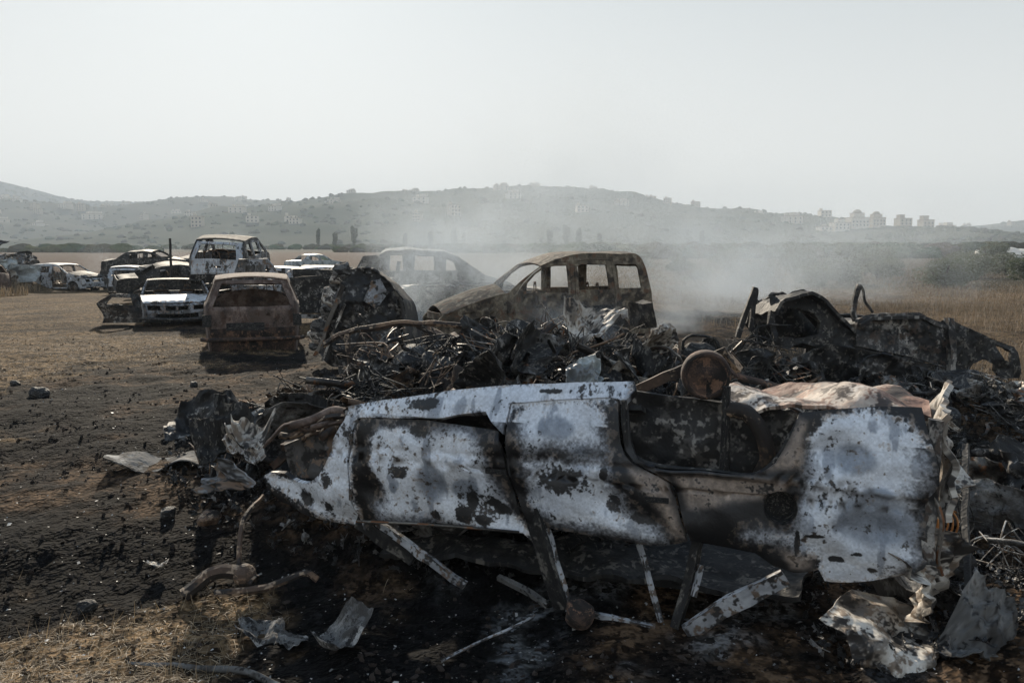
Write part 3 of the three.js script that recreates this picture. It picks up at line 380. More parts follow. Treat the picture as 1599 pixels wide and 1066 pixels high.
// rust-brown estate, seen from behind
{
  const t = thing('burnt_estate_car', 'rust-brown burnt-out estate car seen from behind on bare earth', 'car');
  const s = { L: 4.2, w: 0.845, belt: 0.86, tumble: 0.42, sill: 0.06, prof: [[0.1, 0.04], [0.0, 0.42], [0.02, 0.8], [0.4, 1.29], [0.5, 1.325], [1.2, 1.36], [2.3, 1.34], [2.55, 1.28], [3.1, 0.88], [4.0, 0.74], [4.16, 0.6], [4.2, 0.4], [4.16, 0.1]], rearN: 5, doors: [[1.3, 2.1, 0.1], [2.16, 3.0]], panes: [[0.55, 1.22]], strips: [['roof', 0.43, 2.5], ['hood', 3.12, 4.1, undefined, 0.16]], rear: { y0: 0.5, y1: 1.3, holes: [[[-0.86, 0.86], [0.86, 0.86], [0.8, 1.24], [-0.8, 1.24]]] }, rearLow: [0.04, 0.5], cowl: 3.05, mats: { body: M.rust, low: M.rustDark }, warp: dents(0.05, 1.3, 3), seatRows: [[2.2, 2]], noWheel: [0, 1], edge: 0.12 };
  makeCar(t, s); place(t, -5.05, -0.03, -16.2, -17, 4.2);
  part('rear_seat_back', sheet([[-0.66, 0.3], [0.66, 0.3], [0.66, 0.9], [0.45, 1.05], [0, 1.1], [-0.45, 1.05], [-0.66, 0.9]], (z, y) => [1.5 + 0.12 * (1 - (z / 0.7) ** 2) * 0 + 0.15 * (y - 0.3), y, z], { t: 0.05, edge: 0.12 }), M.rust, t);
  part('number_plate_recess', new THREE.BoxGeometry(0.02, 0.13, 0.62).translate(-0.045, 0.52, -0.12), M.soot, t);
  for (const z of [-1, 1]) part('tail_light_socket', new THREE.BoxGeometry(0.05, 0.2, 0.14).translate(0.02, 0.62, z * 0.74), M.soot, t);
  part('bumper_bar', tube([[0.12, 0.3, -0.84], [-0.02, 0.3, -0.7], [-0.06, 0.3, 0], [-0.02, 0.3, 0.7], [0.12, 0.3, 0.84]], 0.035, 8, 20), M.rustDark, t);
}
// white saloon seen from the front, with its torn-off wing beside it
{
  const t = thing('white_saloon_car', 'white burnt saloon facing the camera with empty grille beside the rust-brown estate', 'car');
  makeCar(t, { ...sedan, mats: { body: M.white, door: M.whiteBurnt, side: M.whiteBurnt, front: M.whiteBurnt }, warp: (p) => dents(0.07, 1.4, 8)([p[0], p[1] * 0.8, p[2]]), strips: [['boot_lid', 0.12, 0.72, M.char, 0.02], ['roof', 1.3, 2.45, M.char], ['hood', 3.2, 4.16, M.white, 0.03]], edge: 0.14 });
  place(t, -8.95, -0.06, -22.1, 157, 4.3);
  part('bumper_bar', tube([[4.2, 0.22, -0.8], [4.36, 0.22, -0.6], [4.4, 0.2, 0], [4.36, 0.24, 0.6], [4.2, 0.24, 0.8]], 0.04, 7, 20), M.soot, t);
  const d = thing('torn_car_door', 'crumpled charred door hanging beside the white saloon', 'car door');
  part('panel', sheet([[-0.5, 0], [0.42, 0.02], [0.5, 0.5], [0.3, 0.72], [-0.3, 0.75], [-0.58, 0.5]], (x, y) => [x + 0.05 * Math.sin(y * 9), y, 0.18 * Math.sin(x * 4 + y * 3) + 0.1 * fbm(x * 5, y * 5, 3, 3)], { t: 0.03, edge: 0.07, holes: [[[-0.36, 0.48], [0.26, 0.46], [0.2, 0.63], [-0.26, 0.66]]] }), M.mottle, d); put(d, -9.75, 0, -20.9, 0.5);
}
// white three-door hatchback seen from behind
{
  const t = thing('white_hatchback', 'white hatchback seen from behind at the end of the dry track', 'car');
  makeCar(t, { ...hatch, mats: { body: M.white, side: M.whiteBurnt, low: M.char }, warp: (p) => dents(0.05, 1.2, 12)([p[0], p[1] * 0.92, p[2]]), strips: [['roof', 0.46, 2.12, M.white], ['hood', 2.8, 3.6, M.char, 0.03]] }); place(t, -17.6, -0.1, -38.6, -14, 3.7);
  for (const z of [-1, 1]) part('tail_light_socket', new THREE.BoxGeometry(0.06, 0.24, 0.16).translate(0.0, 0.66, z * 0.7), M.soot, t);
}
// white five-door hatchback from the side, front door gone
{
  const t = thing('white_five_door_hatchback', 'white five-door hatchback in profile with its front door missing', 'car');
  makeCar(t, { ...hatch, mats: { body: M.white }, missing: [2, -2], warp: (p) => dents(0.04, 1.2, 16)([p[0], p[1] * 0.95, p[2]]), strips: [['roof', 0.46, 2.12, M.white], ['hood', 2.8, 3.6, M.char, 0.1]] }); place(t, -21.7, -0.05, -40.5, 106, 3.7);
}
// pale hatchback dumped on top of a crushed wreck
{
  const t = thing('stacked_hatchback', 'pale burnt hatchback stacked on a crushed wreck, tailgate to the camera', 'car');
  makeCar(t, { ...hatch, w: 0.8, mats: { body: M.whiteBurnt, side: M.mottle, rear: M.white, low: M.char }, warp: dents(0.1, 1.1, 21), strips: [['roof', 0.46, 2.12, M.vanBlack], ['hood', 2.8, 3.6, M.char, 0.03]], rear: { y0: 0.42, y1: 1.3, holes: [[[-0.83, 0.86], [0.72, 0.86], [0.66, 1.24], [-0.74, 1.24]], [[-0.12, 0.62], [0.16, 0.62], [0.16, 0.67], [-0.12, 0.67]]] }, noWheel: [0], panes: [[0.5, 0.9]] });
  place(t, -8.05, 0.84, -24.0, -5, 3.7, 0.06, 0.05);
  const u = thing('crushed_car', 'flattened black wreck under the stacked pale hatchback', 'car', 'crushed wrecks');
  makeCar(u, { ...sedan, mats: { body: M.char, side: M.soot }, warp: (p) => dents(0.25, 1, 4)([p[0], p[1] * 0.68, p[2]]), handles: false }); place(u, -8.1, 0, -24.4, -60, 4.3);
}
// more wrecks around it
[
  ['arched-roof black wreck in the cluster behind the white hatchback', sedan, M.char, [-18.4, 0.75, -42.5, 80], 0.82, 31],
  ['sooty flattened saloon lying across the back of the wreck cluster', sedan, M.mottle, [-16.2, 0.55, -43, 105], 0.8, 32],
  ['low charred hull next to the five-door hatchback', hatch, M.char, [-20.6, 0.1, -46, 95], 0.85, 33],
  ['crushed grey wreck between the white hatchback and the stacked one', hatch, M.ash, [-13.5, 0.3, -34, 40], 0.72, 34],
  ['dark wreck tipped on its flank beneath the slim post', sedan, M.soot, [-11.7, 0.35, -29.5, 60], 0.75, 35],
  ['pale charred wreck right of the stacked hatchback', hatch, M.whiteBurnt, [-6.3, 0.1, -29.5, 75], 0.85, 36],
  ['long black hull lying farther back behind the white saloon', sedan, M.soot, [-10.4, 0, -31, 88], 0.68, 38],
  ['flattened dark wreck right of the white hatchback', hatch, M.char, [-15.9, 0.2, -38.5, 70], 0.75, 45],
  ['black hull behind the truck bed', sedan, M.char, [-4.6, 0.1, -25, 80], 0.85, 46],
  ['sooty wreck under the silver saloon', sedan, M.mottle, [-9.5, 0, -41, 85], 0.8, 47],
  ['burnt hull at the far end of the wreck cluster', hatch, M.ash, [-20.5, 0, -52, 80], 0.85, 48],
  ['black hull at the bottom of the stack behind the white hatchback', sedan, M.soot, [-18.0, 0, -43.5, 92], 0.8, 49],
  ['crumpled grey hull between the thin post and the white hatchback', hatch, M.ash, [-14.2, 0, -37, 100], 0.8, 50],
  ['rusty car tail sticking out of the earth bank at the picture edge', hatch, M.rust, [-23.6, 0.1, -35.5, -100], 0.95, 37],
].forEach(([label, spec, m, [x, y, z, f], sq, sd]) => { const t = thing('crushed_car', label, 'car', 'crushed wrecks'); makeCar(t, { ...spec, mats: { body: m }, handles: false, warp: (p) => dents(0.28, 1, sd)([p[0], p[1] * sq, p[2]]), noWheel: [sd % 2], seatRows: [[1.9, 2]] }); place(t, x, y, z, f, spec.L, 0.03, sd % 3 * 0.06); });
single('thin_post', jitter(new THREE.CylinderGeometry(0.035, 0.04, 1.3, 7, 6), 0.02, 2), M.soot, 'slim black post rising from the wrecks left of the stacked hatchback', 'post').position.set(-10.2, 1.55, -25);
{ const t = thing('silver_saloon', 'silver saloon with pale roof perched on wrecks in the haze', 'car'); makeCar(t, { ...sedan, mats: { body: M.silver }, warp: dents(0.03, 1, 41) }); part('windscreen', sheet([[-0.8, 0], [0.8, 0], [0.62, 1], [-0.62, 1]], (v, s) => [lerp(3.13, 2.52, s), lerp(0.96, 1.33, s), v * 0.8], { t: 0.006, edge: 0.5 }), M.glass, t); place(t, -14.6, 0.35, -62, 50, 4.3); 
  const u = thing('white_saloon_car', 'white car with a rounded roof below the silver saloon', 'car'); makeCar(u, { ...sedan, mats: { body: M.white }, warp: dents(0.05, 1, 43) }); place(u, -6.2, -0.1, -29, 95, 4.3);
  const v = thing('white_saloon_car', 'half-hidden white car under the silver saloon, roof only showing', 'car'); makeCar(v, { ...hatch, mats: { body: M.white }, warp: dents(0.05, 1, 44) }); place(v, -9.0, -0.2, -34.5, 95, 3.7); }
// burnt flatbed: posts, rails and side boards
{
  const t = thing('burnt_truck_bed', 'charred truck bed with upright posts behind the rust-brown estate', 'truck bed');
  const b = (n, a, c, w, h, m = M.char) => part(n, jitter(bar(a, c, w, h), 0.02, 2), m, t);
  part('side_board', sheet([[0, 0.35], [2.6, 0.35], [2.6, 1.15], [1.3, 1.22], [0, 1.1]], (x, y) => [x, y, 0.08 * fbm(x * 2, y * 4, 7, 3)], { t: 0.05, edge: 0.15 }), M.char, t);
  part('side_board', sheet([[0, 0.35], [2.6, 0.35], [2.6, 1.3], [0, 1.35]], (x, y) => [x, y, -1.6 + 0.1 * fbm(x * 2, y * 4, 9, 3)], { t: 0.05, edge: 0.15 }), M.soot, t);
  part('cab_shell', sheet([[-1.1, 0.2], [0, 0.2], [0, 1.2], [-0.3, 1.62], [-0.95, 1.6], [-1.15, 1.0]], (x, y) => [x, y, 0.1 + 0.15 * fbm(x * 3, y * 3, 1, 3)], { t: 0.06, edge: 0.12, holes: [[[-0.85, 1.0], [-0.15, 1.0], [-0.32, 1.48], [-0.8, 1.46]]] }), M.whiteBurnt, t);
  b('post', [1.55, 0.0, 0.16], [1.62, 1.42, 0.16], 0.09, 0.06, M.pale); b('post', [2.5, 0.1, 0.1], [2.72, 1.55, 0.1], 0.09, 0.06, M.ash); b('post', [0.1, 0.1, 0.14], [0.06, 1.4, 0.14], 0.08, 0.06);
  b('rail', [0, 0.28, 0.2], [2.7, 0.25, 0.2], 0.09, 0.08, M.ash); b('rail', [0.2, 1.15, 0.15], [2.75, 1.3, 0.15], 0.07, 0.06); b('rail', [1.6, 0.75, 0.2], [2.7, 0.72, 0.2], 0.06, 0.06, M.steel);
  put(t, -5.4, 0, -19.6, 0.1);
}
// the upright van with the see-through windows
{
  const t = thing('burnt_van', 'burnt-out tall van in profile, ash-brown with empty windows, behind the debris', 'van');
  const L = 4.15, w = 0.82, belt = 1.02, top = [[0, 1.03], [0.1, 1.46], [0.17, 1.64], [0.28, 1.735], [0.74, 1.75], [1.24, 1.75], [1.64, 1.71], [1.93, 1.65], [2.22, 1.53], [2.45, 1.37], [2.64, 1.22], [2.85, 1.03], [3.3, 0.93], [3.57, 0.83], [3.85, 0.73], [4.09, 0.62]];
  const W = (x, y) => w * (1 - 0.16 * Math.pow(Math.max(0, (x - 1.5) / 2.65), 3)) - 0.16 * Math.max(0, y - belt) - 0.05 * Math.max(0, 0.5 - y) + (Math.abs(y - 0.72) < 0.035 ? 0.015 : 0), dn = dents(0.05, 1.5, 51);
  const S = (sg, o = 0) => (x, y) => dn([x, y, sg * (W(x, y) + o)]);
  const out = [[0.02, 0.22], [-0.02, 0.51], [-0.03, 0.75], ...top, [4.15, 0.55], [4.13, 0.28], [3.75, 0.22], ...[...Array(9)].map((_, i) => { const a = (i / 8) * Math.PI; return [3.4 + 0.33 * Math.cos(a), 0.24 + 0.36 * Math.sin(a)]; }), [3.02, 0.16], [1.1, 0.16], ...[...Array(9)].map((_, i) => { const a = (i / 8) * Math.PI; return [0.75 + 0.33 * Math.cos(a), 0.24 + 0.36 * Math.sin(a)]; })];
  const fd = [[1.62, 0.22], [2.72, 0.22], [2.74, 0.98], [2.56, 1.22], [2.36, 1.41], [2.17, 1.54], [1.93, 1.6], [1.64, 1.61]], fw = [[2.52, 1.03], [2.5, 1.2], [2.34, 1.37], [2.15, 1.49], [1.93, 1.53], [1.7, 1.53], [1.68, 1.03]];
  const rd = [[1.0, 0.22], [1.56, 0.22], [1.57, 1.61], [0.82, 1.63], [0.76, 1.05], [0.78, 0.62], [0.98, 0.5]], rw = [[1.51, 1.5], [1.49, 1.07], [0.87, 1.07], [0.92, 1.53], [1.44, 1.54]], qw = [[0.74, 1.54], [0.7, 1.09], [0.2, 1.1], [0.26, 1.46], [0.31, 1.55]];
  for (const sg of [1, -1]) {
    part('body_side', sheet(out, S(sg), { holes: [fd, rd, qw], t: 0.05, edge: 0.1, flip: sg < 0 }), M.van, t);
    const d = part('door', sheet(fd.map(([x, y]) => [x + (x > 2.1 ? -0.008 : 0.008), y + (y > 0.9 ? -0.008 : 0.008)]), S(sg, 0.005), { holes: [fw], t: 0.06, edge: 0.1, flip: sg < 0 }), M.van, t);
    part('handle', new THREE.BoxGeometry(0.16, 0.05, 0.03).translate(1.76, 0.93, sg * (w + 0.015)), M.soot, d);
    const e = part('sliding_door', sheet(rd.map(([x, y]) => [x + (x > 1.2 ? -0.008 : 0.008), y + (y > 0.9 ? -0.008 : 0.008)]), S(sg, 0.006), { holes: [rw], t: 0.06, edge: 0.1, flip: sg < 0 }), M.van, t);
    part('burnt_trim', sheet([[0.8, 0.3], [1.53, 0.3], [1.53, 0.78], [0.8, 0.8]], S(sg, 0.014), { t: 0.006, edge: 0.08, flip: sg < 0 }), M.vanBlack, e);
    part('door_mirror_stub', new THREE.CylinderGeometry(0.07, 0.09, 0.08, 10).rotateX(1.57).translate(2.02, 0.62, sg * (w + 0.02)), M.soot, t);
  }
  const tp = (x) => at(top, x);
  part('roof', sheet([[0.2, -1], [2.2, -1], [2.2, 1], [0.2, 1]], (x, v) => dn([x, tp(x) + 0.05 - 0.05 * v * v + 0.015 * Math.sin(x * 5), v * W(x, tp(x))]), { t: 0.03, edge: 0.14, flip: true }), M.van, t);
  part('hood', sheet([[2.92, -1], [4.06, -1], [4.06, 1], [2.92, 1]], (x, v) => dn([x, tp(x) + 0.14 * (1 - v * v) + 0.01, v * W(x, tp(x))]), { t: 0.025, edge: 0.12, flip: true }), M.van, t);
  part('front_panel', sheet([[-1, 0.28], [1, 0.28], [1, 0.68], [-1, 0.68]], (v, y) => dn([4.16 - 0.14 * v * v, y, v * W(4, y)]), { t: 0.03, edge: 0.12, flip: true, holes: [[[-0.4, 0.4], [0.4, 0.4], [0.4, 0.55], [-0.4, 0.55]]] }), M.van, t);
  part('tailgate', sheet([[-0.97, 0.25], [0.97, 0.25], [0.97, 1.68], [-0.97, 1.68]], (v, y) => dn([at([[0.2, 0.02], [0.75, -0.02], [1.03, 0.02], [1.46, 0.11], [1.7, 0.22]], y) + 0.03 * v * v, y, v * W(0.1, y)]), { t: 0.03, edge: 0.15, holes: [[[-0.76, 1.06], [0.76, 1.06], [0.7, 1.52], [-0.7, 1.52]]] }), M.van, t);
  part('bulkhead', new THREE.BoxGeometry(0.05, 0.8, 1.5).translate(2.95, 0.55, 0), M.soot, t); part('floor_pan', new THREE.BoxGeometry(3.8, 0.05, 1.5).translate(2, 0.2, 0), M.soot, t);
  for (const [x, z] of [[1.95, -0.4], [1.95, 0.4], [1.0, -0.5], [1.0, 0], [1.0, 0.5]]) part('headrest_frame', merge([-0.06, 0.06].map((o) => tube([[x, 0.9, z + o], [x, 1.12, z + o], [x, 1.2, z + o * 0.5], [x, 1.14, z]], 0.012, 5, 10)).concat([tube([[x + 0.05, 0.4, z - 0.22], [x, 0.95, z - 0.2], [x, 0.95, z + 0.2], [x + 0.05, 0.4, z + 0.22]], 0.02, 5, 14)])), M.brown, t);
  for (const [x, sg] of [[0.75, 1], [3.4, 1], [0.75, -1], [3.4, -1]]) { const m = part('wheel_rim', rimG, M.steel, t); m.position.set(x, 0.2, sg * 0.7); if (sg < 0) m.rotation.y = Math.PI; }
  put(t, 2.675 - 0.82 * 0.2924, -0.02, -15.9 - 0.82 * 0.9563, Math.PI - THREE.MathUtils.degToRad(-17));
}
// cars in the smoke behind the van
{ const t = thing('burnt_people_carrier', 'ghostly burnt people carrier in the smoke left of the tall van', 'car'); makeCar(t, { ...hatch, L: 4.2, prof: [[0.08, 0.2], [0.0, 0.5], [0.06, 1.0], [0.3, 1.5], [0.5, 1.62], [1.2, 1.66], [2.1, 1.6], [2.5, 1.45], [3.2, 1.02], [3.9, 0.85], [4.12, 0.66], [4.2, 0.45], [4.16, 0.2]], belt: 1.12, doors: [[1.2, 1.95, 0.12], [2.05, 2.95]], panes: [[0.62, 1.0]], strips: [['roof', 0.4, 2.5], ['hood', 3.2, 4.05, undefined, 0.05]], rear: { y0: 0.45, y1: 1.5, holes: [[[-0.78, 1.0], [0.78, 1.0], [0.72, 1.42], [-0.72, 1.42]]] }, cowl: 3.1, mats: { body: M.ashPale, side: M.ashPale }, warp: dents(0.12, 1, 61), missing: [] }); place(t, -1.9, 0, -23.2, 82, 4.2); t.scale.y = 1.12;
  const u = thing('white_hood_car', 'burnt car with a pale bonnet in the smoke before the people carrier', 'car'); makeCar(u, { ...sedan, mats: { body: M.ash, side: M.char }, strips: [['hood', 3.2, 4.16, M.pale, 0.04], ['boot_lid', 0.12, 0.72, M.pale, 0.02]], warp: (p) => dents(0.1, 1, 62)([p[0], p[1] > 0.95 ? 0.95 + (p[1] - 0.95) * 0.2 : p[1], p[2]]) }); place(u, -1.3, 0.02, -19.4, -88, 4.3);
  single('leaning_ribbed_sheet', sheet([[0, 0], [1.25, 0], [1.0, 0.75], [0.7, 1.05], [0.35, 1.02]], (x, y) => [x + 0.3 * y, y, 0.06 * Math.sin(x * 22) + 0.1 * y], { t: 0.02, edge: 0.05 }), M.ash, 'grey ribbed panel leaning beside the smoking people carrier', 'panel').position.set(-4.55, 0.65, -22);
}

// ------------------------------------------------------------------ the overturned car in front: soot and burnt paint as on its side
function heroSideMaterial() {
  const W = 1536, H = 512, x0 = -0.15, x1 = 4.2, y0 = 0.02, y1 = 1.25, col = new Uint8Array(W * H * 4), hgt = new Uint8Array(W * H * 4);
  const near = (polys, x, y) => Math.max(...polys.map((p) => polyDist(p, x, y)));
  const ell = (l, x, y) => { let m = 0; for (const [cx, cy, a, b] of l) m = Math.max(m, 1.25 - Math.hypot((x - cx) / a, (y - cy) / b)); return m; };
  for (let j = 0; j < H; j++) for (let i = 0; i < W; i++) {
    const x = lerp(x0, x1, i / W), y = lerp(y0, y1, j / H), o = (j * W + i) * 4;
    const n1 = fbm(x * 9, y * 9, 71, 4) - 0.5, n2 = fbm(x * 40, y * 40, 72, 3) - 0.5, n3 = fbm(x * 3, y * 3, 73, 4) - 0.5, sp = fbm(x * 95, y * 95, 74, 2) - 0.5;
    let c = [17, 16, 17]; const grime = sstep(0.05, 0.25, n1 + n2 * 0.4); c = c.map((v, k) => lerp(v, [44, 43, 44][k], grime * 0.8));
    const mix = (t, q) => { c = c.map((v, k) => lerp(v, q[k], t)); };
    const dt = near(HERO.tan, x, y) + n1 * 0.07; mix(sstep(-0.02, 0.05, dt) * (0.75 + n2 * 0.5), [184, 167, 152]);
    const dw = near(HERO.white, x, y) + 0.034 + n1 * 0.06 + n2 * 0.06 + sp * 0.04; const wid = lerp(0.02, 0.13, sstep(0.36, 0.56, fbm(x * 1.7, y * 1.7, 77, 3))); const wm = sstep(-0.02, x < 0.75 || y > 0.92 ? Math.min(wid, 0.03) : wid, dw);
    mix(wm, [203 + n3 * 46, 207 + n3 * 44, 213 + n3 * 40]);
    mix(wm * sstep(0.08, 0.3, fbm(x * 2.2, y * 11, 75, 4) - 0.5 + n2 * 0.3), [208, 211, 215]);
    mix(wm * sstep(0.1, 0.2, fbm(x * 14, y * 6, 76, 4) - 0.5), [150, 155, 163]);
    const gm = ell(HERO.grey, x, y) + n1 * 0.5; mix(wm * sstep(0.0, 0.5, gm) * 0.75, [118, 125, 135]);
    const dm = ell(HERO.dark, x, y) + n1 * 1.1 + n2 * 0.9 + sp * 0.5; mix(sstep(0.18, 0.5, dm) * 0.95, [30, 29, 29]);
    mix(wm * sstep(0.26, 0.32, sp * 0.6 + n1 * 0.45 + n2 * 0.4) * 0.8, [38, 34, 31]);          // flaked spots
    mix(wm * sstep(0.19, 0.27, n2 * 0.6 + n3 * 0.5 + sp * 0.3) * 0.35, [118, 100, 84]);            // rust bloom
    if (dw > -0.02 && dw < 0.035) mix(0.4 * sstep(-0.1, 0.2, n2), [150, 128, 106]);
    for (let k = 0; k < 3; k++) col[o + k] = clamp(c[k] * (1 + sp * 0.22), 0, 255); col[o + 3] = 255;
    const h = clamp(0.45 + wm * 0.2 + n1 * 0.5 + n2 * 0.3 + sp * 0.15) * 255; hgt[o] = hgt[o + 1] = hgt[o + 2] = h; hgt[o + 3] = 255;
  }
  const mk = (d, s) => { const t = texture(d, W, H, s, false); t.repeat.set(1 / (x1 - x0), 1 / (y1 - y0)); t.offset.set(-x0 / (x1 - x0), -y0 / (y1 - y0)); return t; };
  return new THREE.MeshStandardMaterial({ map: mk(col, true), bumpMap: mk(hgt, false), bumpScale: 0.006, roughness: 0.55, side: THREE.DoubleSide });
}
{
  const t = thing('overturned_car', 'overturned charred white car on its crushed roof in front of the debris', 'car'); put(t, -1.66, -0.2, -5.4, -0.3067);
  const m = heroSideMaterial(), Z = (x, y) => 0.06 - 0.13 * Math.pow((y - 0.6) / 0.5, 2) - 0.02 * sstep(0.03, 0.0, Math.abs(y - 0.71 + 0.045 * Math.max(0, x - 2.9))) * (x > 2.6 ? -1.6 : 0.6) + 0.035 * sstep(0.69, 0.75, y + 0.045 * Math.max(0, x - 2.9)) * sstep(2.7, 3.1, x) + 0.13 * (fbm(x * 2.4, y * 2.4, 81, 3) - 0.5) + 0.05 * (fbm(x * 6, y * 6, 82, 2) - 0.5) + 0.03 * Math.abs(Math.sin(x * 5 + y * 9 + 3 * fbm(x, y, 83, 2))) * sstep(0.55, 0.3, y) - 0.1 * sstep(0.5, 0.1, x) - 0.02 * sstep(0.012, 0, Math.abs(y - 0.66 + 0.02 * x)) - 0.035 * sstep(0.16, 0, Math.hypot((x - 1.25) * 0.7, y - 0.42)) + 0.03 * Math.max(0, 0.2 - Math.abs(x - 1.05 - 0.5 * (y - 0.5))) - 0.05 * sstep(0.2, 0, Math.hypot(x - 2.3, y - 0.5)) + 0.04 * Math.max(0, 0.25 - Math.abs(x - 3.75 + 0.6 * (y - 0.5))) - 0.07 * sstep(0.24, 0.02, Math.abs(x - 3.7) + Math.abs(y - 0.46) * 1.1) - 0.05 * sstep(0.2, 0.02, Math.abs(x - 3.55) + Math.abs(y - 0.87) * 1.3);
  const S = (o = 0) => (x, y) => [x, y, Z(x, y) + o], K = { t: 0.03, edge: 0.06 };
  const circle = (cx, cy, r, n = 18) => [...Array(n)].map((_, i) => [cx + r * Math.cos(i * 6.2832 / n), cy + r * Math.sin(i * 6.2832 / n)]);
  part('front_wing', sheet(HERO.fender, S(), K), m, t).userData.label = 'scorched white front wing';
  const fd = part('door', sheet(HERO.fdoor, (x, y) => [x, y, Z(x, y) + 0.012 + 0.05 * sstep(0.25, 0.1, y) - 0.06 * sstep(0.8, 0.9, y) * sstep(1.2, 1.7, x)], K), m, t); fd.userData.label = 'dented front door with soot spots';
  part('door', sheet(HERO.rdoor, S(0.01), K), m, t).userData.label = 'rear door with soot edges';
  part('sill', sheet(HERO.rail, (x, y) => [x, y, Z(x, y) + 0.03 - 0.25 * Math.max(0, y - 1.0 - 0.06 * (x - 1.4))], { t: 0.05, edge: 0.06 }), m, t);
  part('rear_quarter', sheet(HERO.quarter, S(), { ...K, holes: [circle(...HERO.cap)] }), m, t).userData.label = 'white rear quarter with round filler hole';
  part('filler_cup', new THREE.CylinderGeometry(HERO.cap[2] + 0.008, HERO.cap[2] * 0.8, 0.09, 20, 1, true).rotateX(Math.PI / 2).translate(HERO.cap[0], HERO.cap[1], Z(HERO.cap[0], HERO.cap[1]) - 0.05), M.soot, t);
  part('filler_base', new THREE.CircleGeometry(HERO.cap[2], 20).translate(HERO.cap[0], HERO.cap[1], Z(HERO.cap[0], HERO.cap[1]) - 0.09), M.soot, t);
  for (const [hx, hy] of [[1.66, 0.62], [2.62, 0.55]]) part('handle', new THREE.BoxGeometry(0.13, 0.028, 0.02).translate(hx, hy, Z(hx, hy) + 0.02), M.soot, t);
  for (const hy of [0.4, 0.75]) part('hinge', new THREE.CylinderGeometry(0.014, 0.014, 0.07, 8).translate(0.7, hy, Z(0.7, hy) + 0.018), M.steel, t);
  part('beading', tube([[0.72, 0.22, 0.05], [1.1, 0.245, 0.055], [1.5, 0.255, 0.05], [1.8, 0.26, 0.05]], 0.009, 6, 24), M.steel, t);
  // underside now on top, sloping away; far flank; crushed roof on the ground
  part('floor_pan', sheet([[0.6, 0], [2.5, 0], [2.5, 1.5], [0.6, 1.5]], (x, d) => [x, 0.93 + 0.07 * (x - 0.7) - 0.36 * d + 0.06 * (fbm(x * 3, d * 3, 83, 3) - 0.5), -0.05 - d], { t: 0.03, edge: 0.12 }), M.char, t);
  part('far_flank', sheet([[0.2, 0.0], [3.9, 0.0], [3.9, 0.55], [2.6, 0.6], [0.6, 0.5]], (x, y) => [x, y, -1.5 + 0.2 * fbm(x * 2, y * 3, 84, 3)], { t: 0.03, edge: 0.15 }), M.soot, t);
  part('crushed_roof', sheet([[0.8, 0.1], [3.4, 0.12], [3.5, 1.25], [0.9, 1.2]], (x, d) => [x, -0.14 + 0.2 * fbm(x * 3, d * 3, 85, 4), -d], { t: 0.03, edge: 0.07, flip: true }), M.soot, t);
  part('inner_wheel_arch', sheet([[2.38, 0.66], [3.3, 0.62], [3.42, 1.02], [2.38, 1.1]], (x, y) => [x, y, -0.26 + 0.1 * fbm(x * 5, y * 5, 86, 3)], { t: 0.02, edge: 0.07 }), M.char, t);
  part('wheel_arch_lip', tube([[2.41, 1.08, 0], [2.43, 0.85, 0.02], [2.5, 0.745, 0.02], [2.66, 0.715, 0.03], [2.9, 0.712, 0.03], [3.12, 0.705, 0.03], [3.23, 0.78, 0.02], [3.32, 0.94, 0.01], [3.37, 1.05, -0.02]], 0.016, 7, 40), M.soot, t);
  part('inner_front_arch', sheet([[0.05, 0.38], [0.6, 0.42], [0.66, 0.92], [0.3, 0.72], [0.02, 0.6]], (x, y) => [x, y, -0.3 + 0.12 * fbm(x * 5, y * 5, 87, 3)], { t: 0.02, edge: 0.07 }), M.whiteBurnt, t);
  // pillars down to the ground
  const pl = (n, a, b, w, h, mm, sd) => part(n, jitter(bar(a, b, w, h), 0.025, 4, sd), mm, t);
  pl('pillar', [0.84, 0.2, 0.0], [1.46, -0.1, 0.06], 0.055, 0.03, M.strip, 1); pl('pillar', [0.7, 0.2, -0.04], [1.1, 0.0, 0.0], 0.1, 0.05, M.soot, 2);
  pl('pillar', [1.86, 0.4, 0.0], [2.07, -0.17, 0.05], 0.12, 0.05, M.soot, 3); pl('pillar', [1.95, 0.3, 0.03], [2.13, -0.17, 0.07], 0.025, 0.03, M.strip, 4);
  pl('pillar', [2.51, 0.3, 0.0], [2.64, -0.18, 0.05], 0.025, 0.025, M.strip, 5); pl('pillar', [2.84, 0.3, -0.05], [2.74, -0.2, 0.03], 0.09, 0.05, M.soot, 6); pl('pillar', [2.86, 0.16, 0.0], [2.83, 0.0, 0.05], 0.035, 0.03, M.strip, 7);
  pl('pillar', [3.3, 0.17, 0.03], [2.8, -0.2, 0.1], 0.1, 0.03, M.strip, 8);
  pl('roof_rail', [1.62, -0.1, -0.1], [1.98, -0.17, 0.0], 0.03, 0.035, M.ash, 9); pl('roof_rail', [2.1, -0.16, 0.08], [2.62, -0.2, 0.1], 0.035, 0.03, M.strip, 10); pl('roof_rail', [1.55, -0.05, -0.3], [3.0, -0.12, -0.35], 0.05, 0.04, M.soot, 11);
  // axle and brake drum, pipe, luggage floor and crumpled tail
  part('axle_beam', jitter(merge([bar([2.95, 1.34, -0.36], [2.38, 1.06, -0.33], 0.06, 0.035), bar([2.93, 1.33, -0.36], [3.02, 1.22, -0.42], 0.05, 0.035)]), 0.014, 7), M.brown, t);
  const dr = part('brake_drum', new THREE.LatheGeometry([[0, 0.05], [0.03, 0.055], [0.05, 0.03], [0.1, 0.03], [0.115, 0.045], [0.135, 0.04], [0.14, 0.0], [0.14, -0.06], [0.12, -0.07], [0, -0.06]].map((p) => new THREE.Vector2(...p)), 28).rotateX(Math.PI / 2), M.rustDark, t); dr.position.set(2.85, 1.22, -0.16); dr.rotation.y = 0.15;
